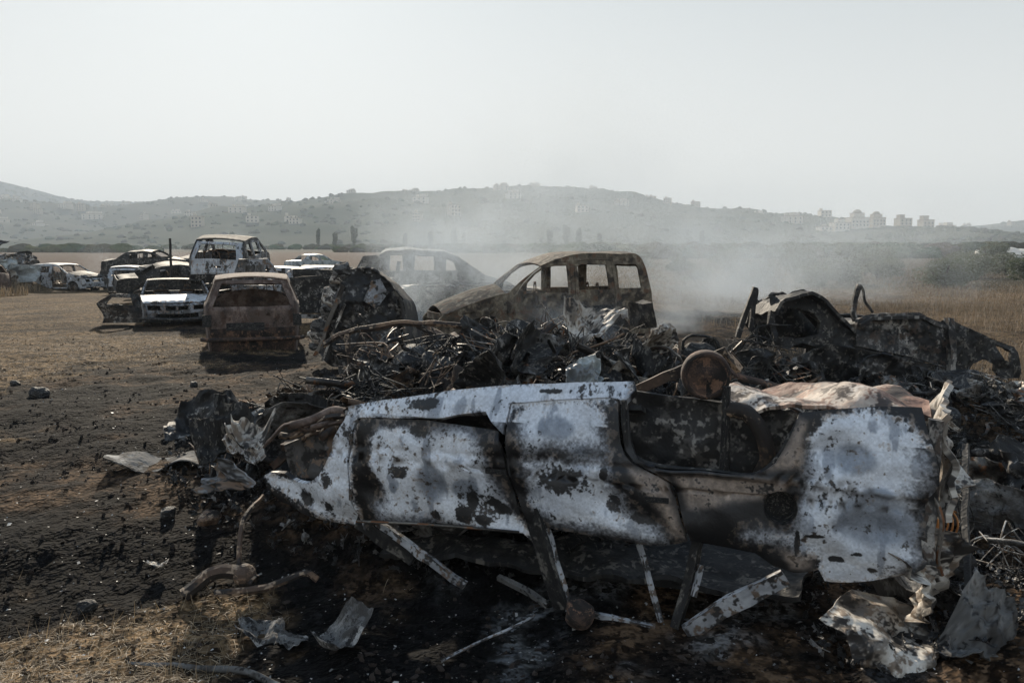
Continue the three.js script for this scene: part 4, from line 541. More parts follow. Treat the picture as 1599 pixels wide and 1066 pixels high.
  part('damper', jitter(new THREE.CylinderGeometry(0.022, 0.03, 0.5, 8, 6), 0.006, 8).translate(2.97, 0.92, -0.12), M.soot, t);
  part('filler_pipe', tube([[2.98, 1.03, -0.14], [3.08, 1.03, -0.1], [3.16, 0.93, -0.1], [3.2, 0.78, -0.12], [3.16, 0.66, -0.16]], 0.045, 9, 24), M.brown, t);
  part('luggage_floor', sheet([[2.98, 0.1], [4.02, 0.12], [4.06, 0.5], [3.9, 0.82], [3.5, 0.95], [3.1, 0.8], [2.95, 0.4]], (x, d) => [x, 1.02 + 0.1 * Math.sin(d * 3.2) * (0.6 + 0.4 * Math.sin(x * 7 + 1)) + 0.1 * (fbm(x * 4, d * 4, 88, 3) - 0.5) + 0.05 * Math.abs(Math.sin(x * 6 + d * 4)), -d], { t: 0.02, edge: 0.05 }), M.peach, t).userData.label = 'peach and rust coloured crumpled luggage floor';
  part('tail_panel', sheet([[-0.1, 0.55], [0.75, 0.5], [0.7, 1.16], [0.4, 1.12], [-0.05, 1.08]], (d, y) => [4.03 + 0.14 * fbm(d * 6, y * 6, 89, 3) + 0.02 * Math.sin(y * 11) + 0.12 * d, y, -d - 0.05], { t: 0.03, edge: 0.05 }), M.pale, t);
  part('tail_edge', jitter(bar([4.0, 0.3, 0.02], [4.02, 1.06, 0.0], 0.06, 0.08), 0.03, 6), M.mottle, t);
  part('bumper_stay', tube([[4.0, 0.72, 0.02], [4.06, 0.55, 0.05], [4.05, 0.35, 0.03], [4.08, 0.25, 0.0]], 0.014, 6, 14), M.steel, t);
  // crumpled nose
  { const n = part('nose_panel', crumple(818, 0.36, 0.2, 0.8), M.pale, t); n.position.set(-0.16, 0.5, -0.05); n.rotation.set(-1.2, 0.3, 0.1); const k = part('nose_panel', crumple(819, 0.3, 0.2, 0.9), M.whiteBurnt, t); k.position.set(-0.22, 0.4, 0.03); k.rotation.set(-0.3, -0.4, 0.5); }
  for (let k = 0; k < 6; k++) part('twisted_strip', jitter(tube([[-0.05 + k * 0.07, 0.62 + (k % 3) * 0.06, -0.1 - k * 0.05], [0.1 + k * 0.05, 0.78 - (k % 2) * 0.08, -0.15], [0.26 + k * 0.05, 0.74 + (k % 3) * 0.05, -0.2 - k * 0.06], [0.5, 0.8 + k * 0.025, -0.25]], 0.014 + (k % 3) * 0.008, 5, 16), 0.03, 5, k), k % 2 ? M.brown : M.rust, t);
  part('radiator_frame', jitter(merge([bar([-0.1, 0.42, -0.3], [0.35, 0.8, -0.35], 0.06, 0.05), bar([0.2, 0.5, -0.5], [0.62, 0.9, -0.3], 0.05, 0.05), bar([-0.2, 0.5, -0.6], [0.3, 0.55, -0.5], 0.05, 0.08)]), 0.03, 4), M.rustDark, t);
}
// ------------------------------------------------------------------ black wreck at the edge of the grass
{
  const t = thing('charred_wreck', 'blistered black car wreck with a bent pillar at the edge of the grass', 'car'); put(t, 2.66, -0.14, -8.7, 0.14); t.scale.set(1.04, 1.08, 1);
  const Z = (x, y) => 0.25 * Math.sin((y - 0.4) * 1.9) * -0.4 + 0.16 * (fbm(x * 3, y * 3, 91, 4) - 0.5) + 0.06 * (fbm(x * 9, y * 9, 92, 3) - 0.5), k = { t: 0.04, edge: 0.06 };
  const dome = [[0.01, 1.05], [0.05, 1.17], [0.1, 1.18], [0.1, 1.32], [0.16, 1.29], [0.18, 1.26], [0.33, 1.35], [0.45, 1.37], [0.6, 1.29], [0.7, 1.18], [0.8, 1.08], [0.93, 0.99], [0.96, 0.86], [0.93, 0.75], [0.62, 0.79], [0.39, 0.85], [0.21, 0.8], [0.07, 0.84], [0.05, 1.01]], cav = [[0.08, 1.1], [0.18, 1.18], [0.36, 1.19], [0.51, 1.14], [0.58, 1.04], [0.56, 0.94], [0.37, 0.89], [0.11, 0.91]];
  part('crumpled_bonnet', sheet(dome, (x, y) => [x, y, 0.12 + Z(x, y) - 0.5 * Math.pow(Math.max(0, y - 1.05), 1.4)], { ...k, holes: [cav] }), M.soot, t);
  part('bonnet_inside', sheet(dome.map(([x, y]) => [x + 0.03, y - 0.05]), (x, y) => [x, y, -0.5 + Z(x, y)], k), M.soot, t);
  part('bonnet_top', sheet([[0.06, 0], [0.95, 0], [0.95, 0.62], [0.06, 0.62]], (x, d) => [x, at([[0.05, 1.15], [0.12, 1.27], [0.33, 1.35], [0.45, 1.365], [0.6, 1.29], [0.8, 1.08], [0.95, 0.95]], x) + 0.05 * (fbm(x * 6, d * 6, 93, 3) - 0.5) - 0.12 * d, 0.08 - d], { t: 0.03, edge: 0.07 }), M.soot, t);
  part('door', sheet([[0.94, 1.02], [0.96, 1.08], [1.05, 1.12], [1.33, 1.13], [1.63, 1.14], [1.75, 1.08], [1.95, 1.01], [1.97, 0.94], [1.94, 0.6], [1.77, 0.64], [1.52, 0.71], [1.12, 0.78], [0.94, 0.82]], (x, y) => [x, y, 0.18 + Z(x, y) - 0.5 * Math.pow(Math.max(0, y - 1), 1.3) - (Math.abs(y - 0.96 + 0.05 * (x - 1)) < 0.012 ? 0.012 : 0)], k), M.mottle, t).userData.label = 'door with pale blistered paint';
  part('door_back', sheet([[0.9, 0.5], [2.0, 0.5], [1.9, 1.02], [0.95, 1.08]], (x, y) => [x, y, -0.9 + Z(x, y)], k), M.soot, t);
  part('roof', sheet([[0.95, 0], [1.95, 0], [1.95, 1.0], [0.95, 1.0]], (x, d) => [x, at([[0.95, 1.06], [1.06, 1.12], [1.63, 1.135], [1.75, 1.08], [1.95, 1.01]], x) - 0.02 - 0.1 * d + 0.05 * (fbm(x * 5, d * 5, 94, 3) - 0.5), 0.14 - d], { t: 0.03, edge: 0.08 }), M.char, t);
  part('rear_quarter', sheet([[1.88, 1.05], [1.95, 1.09], [2.02, 1.05], [2.25, 0.96], [2.49, 0.86], [2.73, 0.78], [2.77, 0.73], [2.82, 0.52], [2.8, 0.46], [2.62, 0.47], [2.33, 0.46], [1.98, 0.51], [1.99, 0.9]], (x, y) => [x, y, 0.14 + Z(x, y)], { ...k, holes: [[[2.51, 0.81], [2.69, 0.74], [2.68, 0.63], [2.6, 0.65]], [[2.2, 0.5], [2.28, 0.62], [2.4, 0.66], [2.5, 0.6], [2.55, 0.5]]] }), M.soot, t);
  part('far_quarter', sheet([[1.9, 0.3], [2.8, 0.3], [2.7, 0.7], [2.2, 0.9], [1.9, 1.0]], (x, y) => [x + 0.1, y, -0.9 + Z(x, y)], { ...k, holes: [[[2.3, 0.5], [2.6, 0.5], [2.55, 0.68], [2.3, 0.75]]] }), M.soot, t);
  part('door_post', jitter(bar([1.97, 0.45, 0.18], [1.94, 1.09, 0.12], 0.07, 0.08), 0.03, 5), M.mottle, t);
  part('bent_pillar', jitter(merge([tube([[1.03, 1.05, -0.1], [1.0, 1.14, -0.1], [1.02, 1.3, -0.1], [1.06, 1.41, -0.1]], 0.03, 6, 14), tube([[1.06, 1.41, -0.1], [1.1, 1.36, -0.1], [1.13, 1.24, -0.1], [1.22, 1.13, -0.1]], 0.014, 6, 14)]), 0.008, 8), M.mottle, t);
  part('bumper', jitter(tube([[2.81, 0.5, 0.2], [2.78, 0.34, 0.28], [2.7, 0.2, 0.34], [2.58, 0.12, 0.36]], 0.04, 7, 18), 0.02, 5), M.soot, t);
  part('underside', sheet([[0.1, 0], [2.7, 0], [2.75, 1.1], [0.1, 1.1]], (x, d) => [x, 0.42 + 0.3 * (fbm(x * 2, d * 2, 95, 4) - 0.5), 0.1 - d], { t: 0.04, edge: 0.12 }), M.soot, t);
  part('hanging_panel', sheet([[0.8, 0.66], [1.08, 0.77], [1.35, 0.71], [1.62, 0.58], [1.68, 0.34], [1.25, 0.31], [0.98, 0.34]], (x, y) => [x, y, 0.34 + 0.3 * (fbm(x * 5, y * 5, 96, 4) - 0.5)], { t: 0.02, edge: 0.045 }), M.char, t);
  part('lower_side', sheet([[0.25, -0.05], [2.5, -0.05], [2.6, 0.45], [1.9, 0.6], [1.2, 0.75], [0.6, 0.85], [0.2, 0.7]], (x, y) => [x, y, 0.12 + 0.3 * (fbm(x * 3, y * 3, 101, 4) - 0.5)], { t: 0.03, edge: 0.07 }), M.soot, t);
  part('suspension', jitter(merge([tube([[2.1, 0.5, 0], [2.3, 0.3, 0.1], [2.5, 0.25, 0.2]], 0.04, 6), bar([2.35, 0.1, 0.2], [2.45, 0.5, 0.1], 0.06, 0.06), bar([2.5, 0.3, 0.25], [2.75, 0.32, 0.2], 0.04, 0.04)]), 0.02, 5), M.steel, t);
}
// ------------------------------------------------------------------ wreck standing on end left of the heap
{
  const t = thing('upended_wreck', 'charred car hulk leaning on end beside the smoke', 'car'); put(t, -3.0, -0.05, -12.3); t.scale.set(1.12, 1.1, 1);
  const o = [[0.07, 0.3], [0.19, 0.7], [0.31, 0.96], [0.43, 1.17], [0.53, 1.36], [0.6, 1.41], [0.74, 1.43], [0.87, 1.41], [1.02, 1.31], [1.11, 1.21], [1.14, 1.15], [1.25, 1.02], [1.28, 0.85], [1.26, 0.6], [1.08, 0.3], [0.85, 0.1], [0.3, 0.1]], Z = (x, y) => 0.35 * (fbm(x * 3, y * 3, 97, 4) - 0.5) + 0.1 * (fbm(x * 9, y * 9, 98, 3) - 0.5);
  part('bonnet', sheet(o, (x, y) => [x, y, Z(x, y) + 0.25 * Math.sin((x - 0.1) * 2.4)], { t: 0.03, edge: 0.06, holes: [[[0.62, 0.82], [0.75, 0.8], [0.78, 0.92], [0.66, 0.95]], [[0.4, 0.5], [0.55, 0.45], [0.6, 0.6], [0.46, 0.66]]] }), M.char, t);
  part('side_panel', sheet([[0, 0], [1, 0], [1, 0.9], [0, 0.9]], (s, d) => [at([[0, 0.9], [0.3, 1.06], [0.6, 1.24], [1, 1.3]], s) + 0.15 * d * s, at([[0, 1.41], [0.3, 1.26], [0.6, 1.0], [1, 0.4]], s) - 0.1 * d, 0.15 - d], { t: 0.03, edge: 0.12 }), M.vanBlack, t);
  part('pale_wing', sheet([[0.78, 1.0], [0.95, 0.9], [1.1, 1.1], [1.0, 1.28], [0.88, 1.25]], (x, y) => [x, y, 0.4 + 0.2 * (fbm(x * 6, y * 6, 99, 3) - 0.5)], { t: 0.02, edge: 0.05 }), M.whiteBurnt, t);
  for (let k = 0; k < 9; k++) part('melted_edge', jitter(new THREE.IcosahedronGeometry(0.07 + 0.03 * (k % 3), 2), 0.06, 9, k), k % 2 ? M.pale : M.ash, t).position.set(0.06 + k * 0.05, 0.38 + k * 0.125, 0.1);
  part('edge_rail', jitter(bar([0.1, 0.25, 0.2], [0.5, 1.2, 0.2], 0.05, 0.07), 0.03, 5), M.steel, t); part('edge_rail', jitter(bar([0.2, 0.2, 0.25], [0.52, 0.95, 0.28], 0.03, 0.04), 0.02, 5, 4), M.pale, t);
}

// ------------------------------------------------------------------ loose scrap
const g5 = rng(2024), LOOK = ({ soot: 'black ', char: 'blistered ', ash: 'ash-grey ', steel: 'bare steel ', pale: 'pale ', whiteBurnt: 'scorched white ', silver: 'silvery ' });
function crumple(seed, w, h, amp, n = 16) {       // an irregular torn and folded sheet
  const g = rng(seed); n = Math.max(n, 15);
  const out = [...Array(n)].map((_, i) => { const a = (i / n) * 6.2832, r = 0.36 + 0.22 * vn(Math.cos(a) * 1.3 + 5, Math.sin(a) * 1.3 + seed, 0.5) - (g() < 0.16 ? 0.09 : 0) + rr(-0.02, 0.02, g), k = Math.pow(Math.abs(Math.cos(a)) ** 4 + Math.abs(Math.sin(a)) ** 4, -0.25); return [Math.cos(a) * w * r * k, Math.sin(a) * h * r * k]; });
  const folds = [...Array(5)].map(() => { const a = g() * 3.14; return [Math.cos(a), Math.sin(a), rr(-0.3, 0.3, g) * w, rr(0.25, 0.9, g) * amp * (g() < 0.5 ? -1 : 1)]; }), roll = rr(0.4, 1.8, g) / w;
  return sheet(out, (x, y) => { const rd = (f) => 1 - Math.abs(2 * fbm((x * f) / w + seed, (y * f) / w, seed, 2) - 1) * 2; let z = amp * w * (0.28 * rd(2.6) + 0.13 * rd(6)); for (const [a, b, c, f] of folds) z += f * Math.abs(a * x + b * y - c); const q = x * roll; return [Math.sin(q) / roll, y + 0.2 * amp * z, z + (1 - Math.cos(q)) / roll]; }, { t: 0.006, edge: Math.max(w, h) / 14 });
}
const sheets = [...Array(12)].map((_, i) => crumple(300 + i, 1, 0.55 + 0.05 * (i % 5), 0.45, 8 + (i % 4)));
const tubes = [...Array(12)].map((_, i) => { const g = rng(500 + i), p = [[-0.5, 0, 0]]; for (let k = 1; k < 5; k++) p.push([-0.5 + k * 0.25, rr(-0.16, 0.16, g), rr(-0.16, 0.16, g)]); return jitter(tube(p, 0.012 + 0.011 * (i % 3), 6, 22), 0.012, 7, i); });
const beams = [...Array(8)].map((_, i) => { const g = rng(600 + i), p = [[-0.5, 0, 0]]; for (let k = 1; k < 4; k++) p.push([-0.5 + k / 3, rr(-0.12, 0.12, g), rr(-0.1, 0.1, g)]); const q = tube(p, 0.045, 4, 18); q.scale(1, 0.7, 1.2); return jitter(q, 0.025, 5, i); });
const tangles = [...Array(8)].map((_, i) => { const g = rng(700 + i); return merge([...Array(9)].map(() => tube([...Array(5)].map((_, k) => [-0.5 + k * 0.25 + rr(-0.15, 0.15, g), rr(-0.18, 0.22, g), rr(-0.3, 0.3, g)]), rr(0.004, 0.009, g), 4, 16))); });
const hoops = [...Array(4)].map((_, i) => jitter(new THREE.TorusGeometry(0.28, 0.022, 6, 26, 4 + i * 0.5), 0.05, 4, i));
const lumps = [...Array(6)].map((_, i) => jitter(new THREE.IcosahedronGeometry(0.5, 3), 0.3, 2.2, i * 7));
const scrapKinds = [
  ['crumpled_sheet', sheets, ['char', 'soot', 'ash', 'soot', 'char', 'soot', 'steel', 'soot', 'char', 'brown', 'soot', 'char', 'pale', 'soot'], 'crumpled sheet', 'metal sheet', 'crumpled sheets in the debris heap', 190, 0.22, 0.68],
  ['bent_pipe', tubes, ['soot', 'steel', 'char', 'brown', 'soot'], 'bent pipe', 'pipe', 'bent pipes in the debris heap', 110, 0.35, 1.1],
  ['twisted_strut', beams, ['char', 'soot', 'rustDark', 'steel'], 'twisted strut', 'strut', 'twisted struts in the debris heap', 60, 0.35, 1.1],
  ['wire_tangle', tangles, ['soot', 'brown', 'soot', 'steel', 'soot'], 'wire tangle', 'wire', 'wire tangles in the debris heap', 110, 0.4, 1.0],
  ['steel_hoop', hoops, ['soot', 'steel'], 'warped hoop', 'hoop', 'steel hoops in the debris heap', 18, 0.5, 1.1],
  ['melted_lump', lumps, ['soot', 'char', 'ash'], 'melted lump', 'lump', 'melted lumps in the debris heap', 20, 0.15, 0.4],
];
const top5 = (x, z) => gy(x, z) + 0.18 * sstep(1, 0.2, Math.hypot((x + 0.1) / 2.6, (z + 7.6) / 2.3));
for (const [name, geos, ms, label, cat, group, n, s0, s1] of scrapKinds) for (let k = 0; k < n; k++) {
  const a = g5() * 6.2832, q = Math.sqrt(g5()), x = 0.05 + Math.cos(a) * q * 2.75, z = -7.65 + Math.sin(a) * q * 2.15, s = rr(s0, s1, g5);
  const look = { soot: 'black', char: 'blistered', ash: 'ash-grey', steel: 'bare steel', pale: 'pale', brown: 'brown', rustDark: 'dark rusty' }[ms[k % ms.length]], zone = x < -1.4 ? 'at the left end of' : x > 1.2 ? 'at the right end of' : z > -6.6 ? 'along the near edge of' : z < -8.6 ? 'on the far slope of' : 'in the middle of';
  const m = single(name, geos[k % geos.length], M[ms[k % ms.length]], look + ' ' + label + ' ' + zone + ' the burnt debris heap', cat, group);
  put(m, x, top5(x, z) + rr(-0.05, 0.08, g5), z, g5() * 6.2832, rr(-0.9, 0.9, g5), rr(-0.7, 0.7, g5)); m.scale.setScalar(s);
}
const named = (name, geo, mat, label, cat, pos, rot = [0, 0, 0], s = 1) => { const m = single(name, geo, mat, label, cat); put(m, ...pos, rot[1], rot[0], rot[2]); if (Array.isArray(s)) m.scale.set(...s); else m.scale.setScalar(s); return m; };
// pieces of the heap one can pick out
named('roof_frame', jitter(merge([tube([[-1.0, 0.0, 0], [-0.6, 0.14, 0], [0, 0.2, 0.05], [0.5, 0.16, 0], [0.8, 0.02, 0.1]], 0.034, 6, 30), tube([[0, 0.19, 0.02], [0.22, 0.05, 0.1], [0.3, -0.2, 0.2], [0.25, -0.5, 0.3]], 0.045, 6, 20), tube([[-0.75, 0.08, 0], [-0.72, -0.25, 0.05], [-0.76, -0.55, 0.05]], 0.035, 6, 16), tube([[0.8, 0.02, 0.1], [0.4, -0.18, 0.2], [-0.1, -0.4, 0.4]], 0.05, 6, 20)]), 0.035, 4), M.brown, 'arched frame of a burnt roof spanning the left of the heap', 'car frame', [-0.95, 0.8, -8.6], [0, 0.1, 0]);
named('pale_crumpled_sheet', crumple(811, 0.6, 0.45, 0.5), M.pale, 'pale folded sheet catching light in the middle of the heap', 'metal sheet', [0.75, 0.95, -8.0], [-0.9, 0.3, 0.1]);
named('pale_crumpled_sheet', crumple(812, 0.34, 0.3, 0.6), M.pale, 'small upright pale scrap at the heap centre', 'metal sheet', [1.35, 0.93, -7.6], [0, 0.4, 0.3]);
named('plastic_bottle_scrap', crumple(813, 0.3, 0.26, 0.8), M.silver, 'glinting crumpled clear scrap just behind the overturned car', 'scrap', [0.55, 0.8, -6.2], [-0.5, 0.2, 0]);
named('dented_box', jitter(new THREE.BoxGeometry(0.2, 0.28, 0.2, 5, 5, 5), 0.07, 5), M.vanBlack, 'dented black box standing on the heap before the van', 'box', [1.45, 1.05, -9.2], [0.1, 0.4, 0.15]);
named('split_post', jitter(merge([bar([0, 0, 0], [0.16, 0.52, 0], 0.05, 0.05), bar([0.13, 0.1, 0], [0.17, 0.5, 0], 0.04, 0.04)]), 0.02, 6), M.soot, 'black forked post sticking up at the right of the heap', 'post', [2.35, 0.85, -8.6]);
named('seat_shell', jitter(merge([tube([[-0.3, 0, 0], [-0.25, 0.32, 0], [0, 0.42, 0], [0.28, 0.3, 0], [0.34, 0, 0]], 0.03, 6, 24), new THREE.SphereGeometry(0.33, 12, 8, 0, 6.283, 0, 1.5).scale(1, 0.9, 0.6)]), 0.05, 4), M.soot, 'burnt seat frame with a handle loop on the right of the heap', 'seat', [1.95, 0.62, -8.6], [0, 0, 0], 0.62);
named('tin_can', new THREE.CylinderGeometry(0.085, 0.085, 0.11, 18), M.ash, 'round tin with a pale lid at the left of the heap', 'tin', [-1.72, 0.42, -7.3], [0.25, 0, 0.1]);
named('bent_plate', crumple(815, 0.95, 0.8, 0.35), M.ash, 'grey bent plate at the left end of the heap', 'metal sheet', [-1.85, 0.25, -6.9], [0.2, 0.5, 1.2]);
named('dark_hollow_panel', crumple(816, 1.1, 0.55, 0.5), M.soot, 'curled black panel behind the nose of the overturned car', 'metal sheet', [-2.0, 0.08, -7.0], [-0.6, 0.2, 0.1]);
for (const [k, x, z] of [[0, -1.3, -7.0], [1, 1.9, -6.6], [2, 2.2, -7.4]]) { const h = [...Array(60)].map((_, i) => [0.09 * Math.cos(i * 0.5), i * 0.006, 0.09 * Math.sin(i * 0.5)]); named('coil_spring', tube(h, 0.008, 5, 160), M.steel, ['coil spring at the left of the heap', 'coil spring near the brake drum', 'coil spring under the seat shell'][k], 'spring', [x, top5(x, z), z], [1.2, k, 0.4]); }
// left of the overturned car
named('crumpled_bodywork', crumple(821, 1.0, 0.75, 0.6, 10), M.char, 'grey crumpled car panel standing left of the debris heap', 'metal sheet', [-3.0, 0.05, -8.1], [-0.6, 0.3, 0.1]);
named('crumpled_bodywork', crumple(822, 0.7, 0.5, 0.7, 9), M.ash, 'folded ash-grey panel leaning on the crumpled one', 'metal sheet', [-2.6, 0.02, -7.6], [-0.8, 0.8, -0.2]);
named('flat_sheet', sheet([[-0.62, -0.2], [0.6, -0.16], [0.58, 0.2], [0.1, 0.24], [-0.5, 0.22]], (x, d) => [x, 0.05 * Math.sin(x * 7) * (d + 0.2) * 2 + 0.03 * Math.sin(x * 13) + 0.06 * (fbm(x * 5, d * 5, 7, 3) - 0.5) + 0.16 * Math.pow(Math.max(0, -x - 0.25), 1.2) * (d > 0 ? 2 : 0.4), d], { t: 0.01, edge: 0.05, flip: true }), M.ash, 'long flat wavy sheet lying on the burnt soil', 'metal sheet', [-2.95, gy(-2.95, -7.1) + 0.03, -7.1], [0, 0.05, 0]);
named('strut_leg', jitter(merge([tube([[-0.3, 0.0, 0.05], [-0.15, 0.1, 0], [0, 0.12, 0], [0.12, 0.06, 0.04]], 0.045, 8, 18), tube([[-0.1, 0.03, 0.12], [0.2, 0.05, 0.1], [0.42, 0.1, 0.02], [0.5, 0.06, 0.04]], 0.022, 7, 22), tube([[0.02, 0.1, 0], [0.0, 0.35, -0.25], [0.06, 0.42, -0.6]], 0.016, 6, 18), new THREE.SphereGeometry(0.07, 10, 8).translate(0.06, 0.1, 0.02)]), 0.012, 7), M.brown, 'suspension strut with a bent arm lying left of the overturned car', 'strut', [-1.72, gy(-1.72, -5.0) + 0.02, -5.0], [0, 0.1, 0]);
[[-1.41, -4.48, 0.3, 'grey flaky plate lying on the straw edge'], [-0.92, -4.29, 0.34, 'larger ash-grey plate half buried before the overturned car'], [-1.2, -4.36, 0.2, 'small grey plate between the two larger ones'], [-2.3, -5.2, 0.16, 'pale scrap by the stones']].forEach(([x, z, s, l], i) => named('ash_plate', crumple(830 + i, 1, 0.8, 0.3), i === 3 ? M.pale : M.ash, l, 'plate', [x, gy(x, z) + 0.03, z], [-1.45, i, 0.1], s));
named('bent_strip', jitter(tube([[-0.4, 0.03, 0.1], [-0.1, 0.02, 0.02], [0.25, 0.03, -0.02], [0.5, 0.02, 0.06]], 0.02, 5, 20), 0.012, 6), M.ash, 'long bent strip lying along the bottom edge of the straw', 'strip', [-1.58, gy(-1.58, -4.1), -4.1], [0, -0.3, 0]);
named('roof_strip', jitter(bar([0.12, 0.02, -4.62], [-0.36, 0.02, -4.1], 0.035, 0.012).translate(0, -0.4, 0), 0.012, 5), M.strip, 'straight pale strip lying on the ground before the pillars', 'strip', [0, 0, 0]);
named('round_lump', jitter(new THREE.IcosahedronGeometry(0.09, 3), 0.03, 9), M.rustDark, 'round rusty lump at the foot of the middle pillar', 'lump', [0.38, -0.33, -4.55]);
// right foreground: crumpled pale sheet, perforated plate, copper spring, tangled rods
{
  const t = thing('rag_of_sheet_metal', 'large pale crumpled sheet hanging below the tail of the overturned car', 'metal sheet'); put(t, 2.02, -0.42, -4.2, 0.1); t.scale.y = 0.85;
  const a = part('upper_fold', crumple(906, 0.5, 0.62, 0.75), M.pale, t), b = part('lower_fold', crumple(905, 0.8, 0.62, 0.6), M.pale, t), c = part('torn_edge', crumple(909, 0.42, 0.34, 0.9), M.ash, t);
  put(a, 0.16, 0.52, -0.12, 0.5, -0.25, 0.35); put(b, 0.02, 0.2, 0.02, -0.2, -0.55, -0.1); put(c, 0.34, 0.1, 0.1, 0.6, -1.0, 0.3);
}
{ const h = []; for (let i = 0; i < 70; i++) h.push([i * 0.0032, 0.075 * Math.cos(i * 0.55), 0.075 * Math.sin(i * 0.55)]); named('copper_spring', tube(h, 0.006, 5, 200), M.copper, 'copper-coloured coil spring beside the overturned tail', 'spring', [2.3, 0.22, -4.55], [0, 0.3, -0.2]); }
named('perforated_plate', sheet([[0, 0], [0.42, 0.02], [0.42, 0.2], [0, 0.18]], (x, y) => [x, y * 0.6, -y * 0.8], { t: 0.01, edge: 0.2, holes: [...Array(6)].map((_, i) => [...Array(8)].map((_, k) => [0.05 + i * 0.062 + 0.014 * Math.cos(k * 0.785), 0.13 + 0.014 * Math.sin(k * 0.785)])) }), M.pale, 'pale perforated plate behind the tail of the overturned car', 'plate', [2.38, 0.28, -4.75], [0, 0.25, 0.1]);
for (let k = 0; k < 46; k++) { const x = rr(2.3, 4.6, g5), z = -rr(4.3, 7.4, g5), kind = k % 4; const m = single(['loose_sheet', 'loose_rod', 'loose_sheet', 'loose_wiring'][kind], [sheets, beams, sheets, tangles][kind][k % 8], M[['pale', 'soot', 'char', 'steel', 'ash'][k % 5]], LOOK[['pale', 'soot', 'char', 'steel', 'ash'][k % 5]] + ['torn sheet strewn right of the overturned car', 'bent rod strewn right of the overturned car', 'torn sheet strewn right of the overturned car', 'loose wiring strewn right of the overturned car'][kind], ['metal sheet', 'rod', 'metal sheet', 'wire'][kind], ['sheets', 'rods', 'sheets', 'wiring'][kind] + ' strewn right of the overturned car'); put(m, x, gy(x, z) + rr(0, 0.2, g5), z, g5() * 6, rr(-1.2, 0.6, g5), rr(-0.5, 0.5, g5)); m.scale.setScalar(rr(0.3, 0.75, g5)); }
for (let k = 0; k < 110; k++) { const x = rr(1.6, 4.9, g5), z = -rr(6.3, 9.0, g5), kind = k % 4; const m = single(['torn_sheet', 'bent_rod', 'torn_sheet', 'wire_bundle'][kind], [sheets, beams, sheets, tangles][kind][(k * 5) % 8], M[['soot', 'char', 'soot', 'ash', 'steel', 'char', 'pale'][k % 7]], LOOK[['soot', 'char', 'soot', 'ash', 'steel', 'char', 'pale'][k % 7]] + ['torn sheet lying between the brake drum and the black wreck', 'bent rod lying between the brake drum and the black wreck', 'torn sheet lying between the brake drum and the black wreck', 'wire bundle lying between the brake drum and the black wreck'][kind], ['metal sheet', 'rod', 'metal sheet', 'wire'][kind], ['sheets', 'rods', 'sheets', 'wires'][kind] + ' before the black wreck'); put(m, x, gy(x, z) + rr(0, 0.16, g5), z, g5() * 6, rr(-1.2, 0.6, g5), rr(-0.5, 0.5, g5)); m.scale.setScalar(rr(0.25, 0.65, g5)); }
named('leaning_rod', jitter(bar([3.0, 0.45, -5.4], [2.62, -0.2, -4.6], 0.035, 0.03), 0.02, 4), M.soot, 'black rod leaning against the overturned tail', 'rod', [0, 0, 0]);
// the heap of crushed bodywork on the earth bank
for (let k = 0; k < 40; k++) { const x = rr(-28.5, -23.4, g5), z = -rr(38.5, 43, g5), m = single('bank_scrap', sheets[k % 12], M[['whiteBurnt', 'ash', 'pale', 'char', 'silver'][k % 5]], LOOK[['whiteBurnt', 'ash', 'pale', 'char', 'silver'][k % 5]] + 'crushed bodywork heaped on the earth bank', 'scrap', 'crushed bodywork on the earth bank'); put(m, x, gy(x, z) + rr(0.0, 0.3, g5), z, g5() * 6, rr(-1, 0.6, g5), rr(-0.5, 0.5, g5)); m.scale.setScalar(rr(0.9, 1.9, g5)); }
for (let k = 0; k < 34; k++) { const x = rr(-22, -11, g5), z = -rr(35, 46, g5); if (x < -15 && z > -41.5) continue; const m = single('yard_scrap', [sheets, beams][k % 2][k % 8], M[['char', 'ash', 'soot', 'whiteBurnt', 'steel'][k % 5]], ['torn bodywork', 'bent strut'][k % 2] + ' strewn among the wrecks behind the white saloon', 'scrap', 'scrap among the far wrecks'); put(m, x, gy(x, z) + rr(0.1, 0.7, g5), z, g5() * 6, rr(-1, 0.6, g5), rr(-0.5, 0.5, g5)); m.scale.setScalar(rr(0.8, 1.7, g5)); }
[[-2.1, 0.32, -6.0, 0.5, 'soot', 'black folded panel at the torn nose of the overturned car'], [-1.95, 0.2, -5.75, 0.42, 'pale', 'pale torn scrap at the tip of the overturned nose'], [-2.25, 0.05, -6.3, 0.55, 'char', 'blistered sheet under the torn nose of the overturned car']].forEach(([x, y, z, s, m, l], i) => named('torn_scrap', crumple(840 + i, 1, 0.6, 0.6), M[m], l, 'metal sheet', [x, y, z], [-0.9, i, 0.2], s));
// stones
[[-5.63, -9.79, 0.09, 'dark angular stone on the track'], [-2.2, -5.9, 0.07, 'pale-topped stone left of the strut'], [-2.55, -6.0, 0.055, 'dark stone beside the pale-topped one'], [-6.4, -10.6, 0.05, 'small clod on the track edge'], [-2.55, -4.8, 0.05, 'charred lump on the straw'], [-4.1, -10.6, 0.05, 'dark stone by the shadow of the rust-brown estate']].forEach(([x, z, s, l], i) => named('stone', jitter(new THREE.IcosahedronGeometry(1, 3), 0.35, 1.4, i * 3), i === 1 ? M.brown : M.soot, l, 'stone', [x, gy(x, z) + s * 0.4, z], [0, i, 0], [s * 1.3, s, s]));

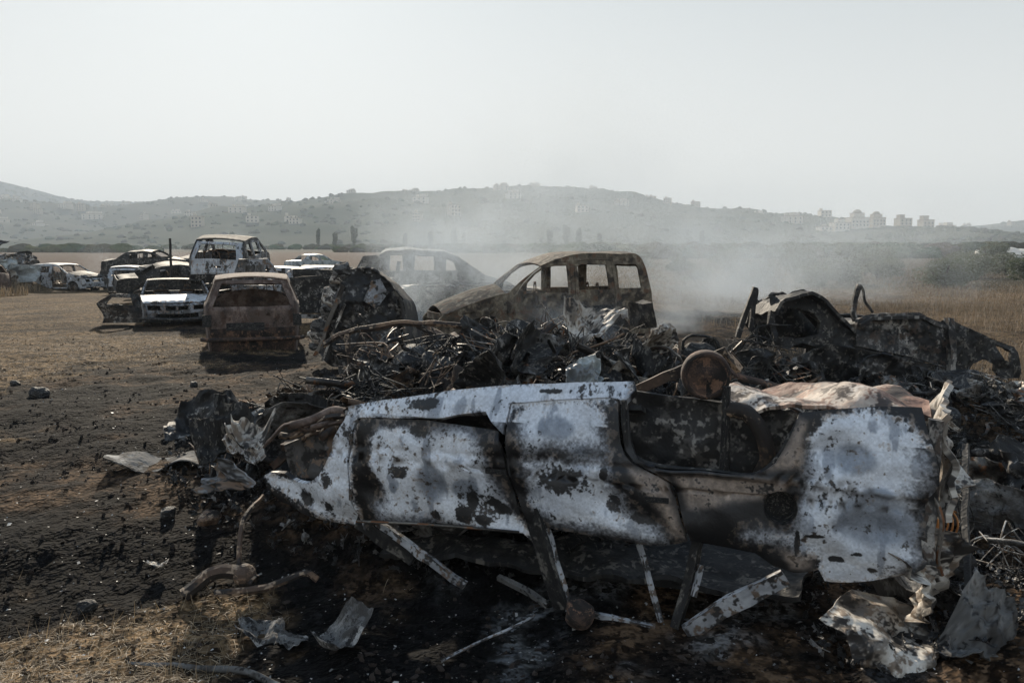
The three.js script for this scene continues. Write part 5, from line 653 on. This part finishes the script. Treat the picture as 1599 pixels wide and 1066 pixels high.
// ------------------------------------------------------------------ what nobody could count: clods, flakes, straw, shards, dry grass, smoke
{
  const g = rng(77), L = [], C = []; const clod = jitter(new THREE.IcosahedronGeometry(1, 1), 0.75, 2.3, 3); clod.computeVertexNormals();
  for (let k = 0; k < 36000; k++) { const u = g(), z = -3.2 - 14 * u * u, x = rr(-1, 1, g) * (2.6 - z * 0.62); if (fbm(x * 1.3, z * 1.3, 18, 3) < 0.34 + 0.25 * g()) continue; const s = 0.002 + 0.012 * Math.pow(g(), 4); L.push(M4(x, gy(x, z) + s * 0.3, z, [g() * 6, g() * 6, 0], [s * rr(1, 2.2, g), s * 0.7, s])); const v = rr(0.008, 0.04, g), t = straw(x, z) * g(); C.push(new THREE.Color().setRGB(lerp(v * 1.2, 0.17, t), lerp(v * 0.95, 0.115, t), lerp(v * 0.8, 0.07, t))); }
  stuff('burnt_clods', clod, new THREE.MeshPhysicalMaterial({ roughness: 0.9, specularIntensity: 0.3 }), L, 'loose charred clods and crumbs all over the burnt soil', 'soil crumbs', C);
  const F = [], FC = [], flake = new THREE.BufferGeometry(); flake.setAttribute('position', new THREE.Float32BufferAttribute([-1, 0, -0.6, 1, 0.2, -0.5, 0.8, 0, 0.7, -0.7, 0.25, 0.5], 3)); flake.setAttribute('uv', new THREE.Float32BufferAttribute([0, 0, 1, 0, 1, 1, 0, 1], 2)); flake.setIndex([0, 2, 1, 0, 3, 2]); flake.computeVertexNormals();
  for (let k = 0; k < 8000; k++) { const u = g(), z = -3.2 - 15 * u * u, x = rr(-1, 1, g) * (2.6 - z * 0.6), s = rr(0.002, 0.009, g) * (g() < 0.05 ? 2.5 : 1); F.push(M4(x, gy(x, z) + 0.008, z, [rr(-0.5, 0.5, g), g() * 6, rr(-0.5, 0.5, g)], s)); const v = rr(0.06, 0.36, g); FC.push(new THREE.Color().setRGB(v, v * 0.96, v * 0.9)); }
  stuff('ash_flakes', flake, new THREE.MeshStandardMaterial({ roughness: 0.6, side: THREE.DoubleSide }), F, 'pale ash flakes and chips scattered on the soil', 'ash', FC);
  const blade = new THREE.BufferGeometry(); { const p = [], ix = []; for (let i = 0; i < 5; i++) { const t = i / 4; p.push(-0.03 * (1 - t * 0.8), t, 0.25 * t * t, 0.03 * (1 - t * 0.8), t, 0.25 * t * t); if (i) ix.push(i * 2 - 2, i * 2 - 1, i * 2, i * 2 - 1, i * 2 + 1, i * 2); } blade.setAttribute('position', new THREE.Float32BufferAttribute(p, 3)); blade.setIndex(ix); blade.computeVertexNormals(); }
  const S = [], SC = []; let n = 0;
  while (S.length < 70000 && n++ < 900000) { const u = g(), z = -3.2 - 26 * u * u, x = rr(-1, 1, g) * (2.6 - z * 0.62); if (straw(x, z) < 0.35 + 0.5 * g()) continue; const s = rr(0.03, 0.14, g), lie = g() < 0.8; S.push(M4(x, gy(x, z) + 0.008, z, lie ? [rr(1.2, 1.75, g), 0, g() * 6.28] : [rr(-0.6, 0.6, g), g() * 6, rr(-0.5, 0.5, g)], [s * 0.55, s, s])); const v = rr(0.35, 1.15, g); SC.push(new THREE.Color().setRGB(0.34 * v, 0.25 * v, 0.145 * v)); if (lie) S[S.length - 1].premultiply(new THREE.Matrix4().makeTranslation(-x, 0, -z)).premultiply(new THREE.Matrix4().makeRotationY(g() * 6.28)).premultiply(new THREE.Matrix4().makeTranslation(x, 0, z)); }
  const strawMat = new THREE.MeshPhysicalMaterial({ roughness: 0.8, transmission: 0.3, thickness: 0, side: THREE.DoubleSide });
  stuff('dry_straw', blade, strawMat, S, 'flattened dry straw in the unburnt patches', 'straw', SC);
  const G = [], GC = [];
  for (let k = 0; k < 60000; k++) { const z = -11 - 75 * Math.pow(g(), 1.4), x = lerp(3.5, 8, g()) + g() * -z * 0.6 + (z < -40 ? -4 : 0); if (x < 4.6 + (z > -14 ? 1.5 : 0) || fbm(x * 0.3, z * 0.3, 14, 3) < 0.47) continue; const s = rr(0.06, 0.24, g) * (1 + -z * 0.006); G.push(M4(x, gy(x, z) - 0.02, z, [rr(-0.5, 0.5, g), g() * 6, rr(-0.5, 0.5, g)], [s * (0.9 - z * 0.02), s, s])); const v = rr(0.6, 1.2, g); GC.push(new THREE.Color().setRGB(0.26 * v, 0.19 * v, 0.12 * v)); }
  for (let k = 0; k < 6000; k++) { const x = rr(-27, -20.5, g), z = -rr(32, 39, g), s = rr(0.15, 0.5, g); if (fbm(x * 0.6, z * 0.6, 15, 3) < 0.5) continue; G.push(M4(x, gy(x, z), z, [rr(-0.6, 0.6, g), g() * 6, 0], [s * 1.6, s, s])); const v = rr(0.6, 1.2, g); GC.push(new THREE.Color().setRGB(0.3 * v, 0.22 * v, 0.13 * v)); }
  stuff('dry_grass', blade, strawMat, G, 'tall dry grass on the field at the right and on the earth bank', 'grass', GC);
  const H = [], HC = [], shard = merge([crumple(900, 1, 0.5, 0.7, 6), tube([[-0.6, 0, 0], [0, 0.1, 0.1], [0.6, -0.05, 0]], 0.03, 4, 6)]);
  for (let k = 0; k < 4200; k++) { const a = g() * 6.2832, q = Math.sqrt(g()) * 1.08, x = 0.05 + Math.cos(a) * q * 2.9, z = -7.65 + Math.sin(a) * q * 2.4, s = rr(0.03, 0.11, g); H.push(M4(x, top5(x, z) + rr(-0.03, 0.08, g), z, [g() * 6, g() * 6, g() * 6], s)); const v = 0.01 + 0.2 * Math.pow(g(), 5); HC.push(new THREE.Color().setRGB(v, v * 0.95, v * 0.9)); }
  for (let k = 0; k < 3600; k++) { const x = rr(1.6, 5.2, g), z = -rr(4, 9.4, g), s = rr(0.025, 0.1, g); H.push(M4(x, gy(x, z) + rr(0, 0.08, g), z, [g() * 6, g() * 6, g() * 6], s)); const v = 0.01 + 0.22 * Math.pow(g(), 5); HC.push(new THREE.Color().setRGB(v, v * 0.95, v * 0.9)); }
  stuff('burnt_fragments', shard, new THREE.MeshStandardMaterial({ roughness: 0.5, metalness: 0.3, side: THREE.DoubleSide }), H, 'small burnt fragments covering the debris heap', 'fragments', HC);
}
{   // smoke: puffs of fine drifting ash motes, wispy inside, thinning outwards
  const g = rng(31), N = 20000, p = [], nn = [];
  while (p.length < N * 9) {
    const v = new THREE.Vector3(g() + g() + g() - 1.5, g() + g() + g() - 1.5, g() + g() + g() - 1.5).multiplyScalar(0.8); if (fbm(v.x * 2.2 + 9, v.y * 2.2, v.z * 2.2 + 4, 3) < 0.38 + 0.22 * g()) continue;
    const q = new THREE.Quaternion().setFromEuler(new THREE.Euler(g() * 6.28, g() * 6.28, g() * 6.28)), n = new THREE.Vector3(0, 0, 1).applyQuaternion(q), r = 0.0017;
    for (let k = 0; k < 3; k++) { const a = k * 2.0944, c = new THREE.Vector3(Math.cos(a) * r, Math.sin(a) * r, 0).applyQuaternion(q).add(v); p.push(c.x, c.y, c.z); nn.push(n.x, n.y, n.z); }
  }
  const puff = new THREE.BufferGeometry(); puff.setAttribute('position', new THREE.Float32BufferAttribute(p, 3)); puff.setAttribute('normal', new THREE.Float32BufferAttribute(nn, 3));
  const L = [], plume = (n, x, z, y0, y1, w0, w1, drift, s0, s1) => { for (let k = 0; k < n; k++) { const t = Math.pow(g(), 1.7), w = lerp(w0, w1, t), s = lerp(s0, s1, t) * rr(0.7, 1.3, g); L.push(M4(x + drift * t + (g() + g() - 1) * w, lerp(y0, y1, t), z + (g() + g() - 1) * w * 0.8, [g() * 6.28, g() * 6.28, g() * 6.28], [s, s * rr(0.8, 1.4, g), s])); } };
  plume(210, -2.3, -17.5, 0.2, 2.7, 0.4, 1.9, 0.7, 0.3, 0.9); plume(140, -0.9, -16.6, 0.1, 2.2, 0.4, 1.6, 0.9, 0.3, 0.9); plume(90, 0.6, -21, 1.0, 4.6, 1.6, 3.4, 1.5, 0.7, 1.5);
  plume(80, 3.6, -18, 0.1, 2.6, 0.7, 2.4, 0.9, 0.35, 1); plume(50, 1.0, -14.4, 0.1, 0.8, 0.8, 1.4, 0.3, 0.2, 0.45); plume(90, 5.8, -24, 0.2, 2.6, 3, 5.5, 2, 1, 2);
  plume(60, -21, -47, 0.2, 1.6, 2, 4.5, 1.5, 0.7, 1.3); plume(34, -16, -46, 0.4, 2.4, 1, 2.5, 1, 0.6, 1.3); plume(70, -1.0, -30, 1, 7, 4, 7, 3, 1.6, 2.8); plume(40, 6, -36, 0.5, 5, 7, 9, 3, 2, 3.4); plume(90, 10, -31, 0.2, 2.6, 5, 6, 3, 1.3, 2.3);
  stuff('smoke', puff, new THREE.MeshPhysicalMaterial({ color: 0xe4ebf0, roughness: 1, transmission: 0.5, thickness: 0, specularIntensity: 0, side: THREE.DoubleSide }), L, 'thin bluish white smoke drifting up between the wrecks', 'smoke');
}
renderer.render(scene, camera);
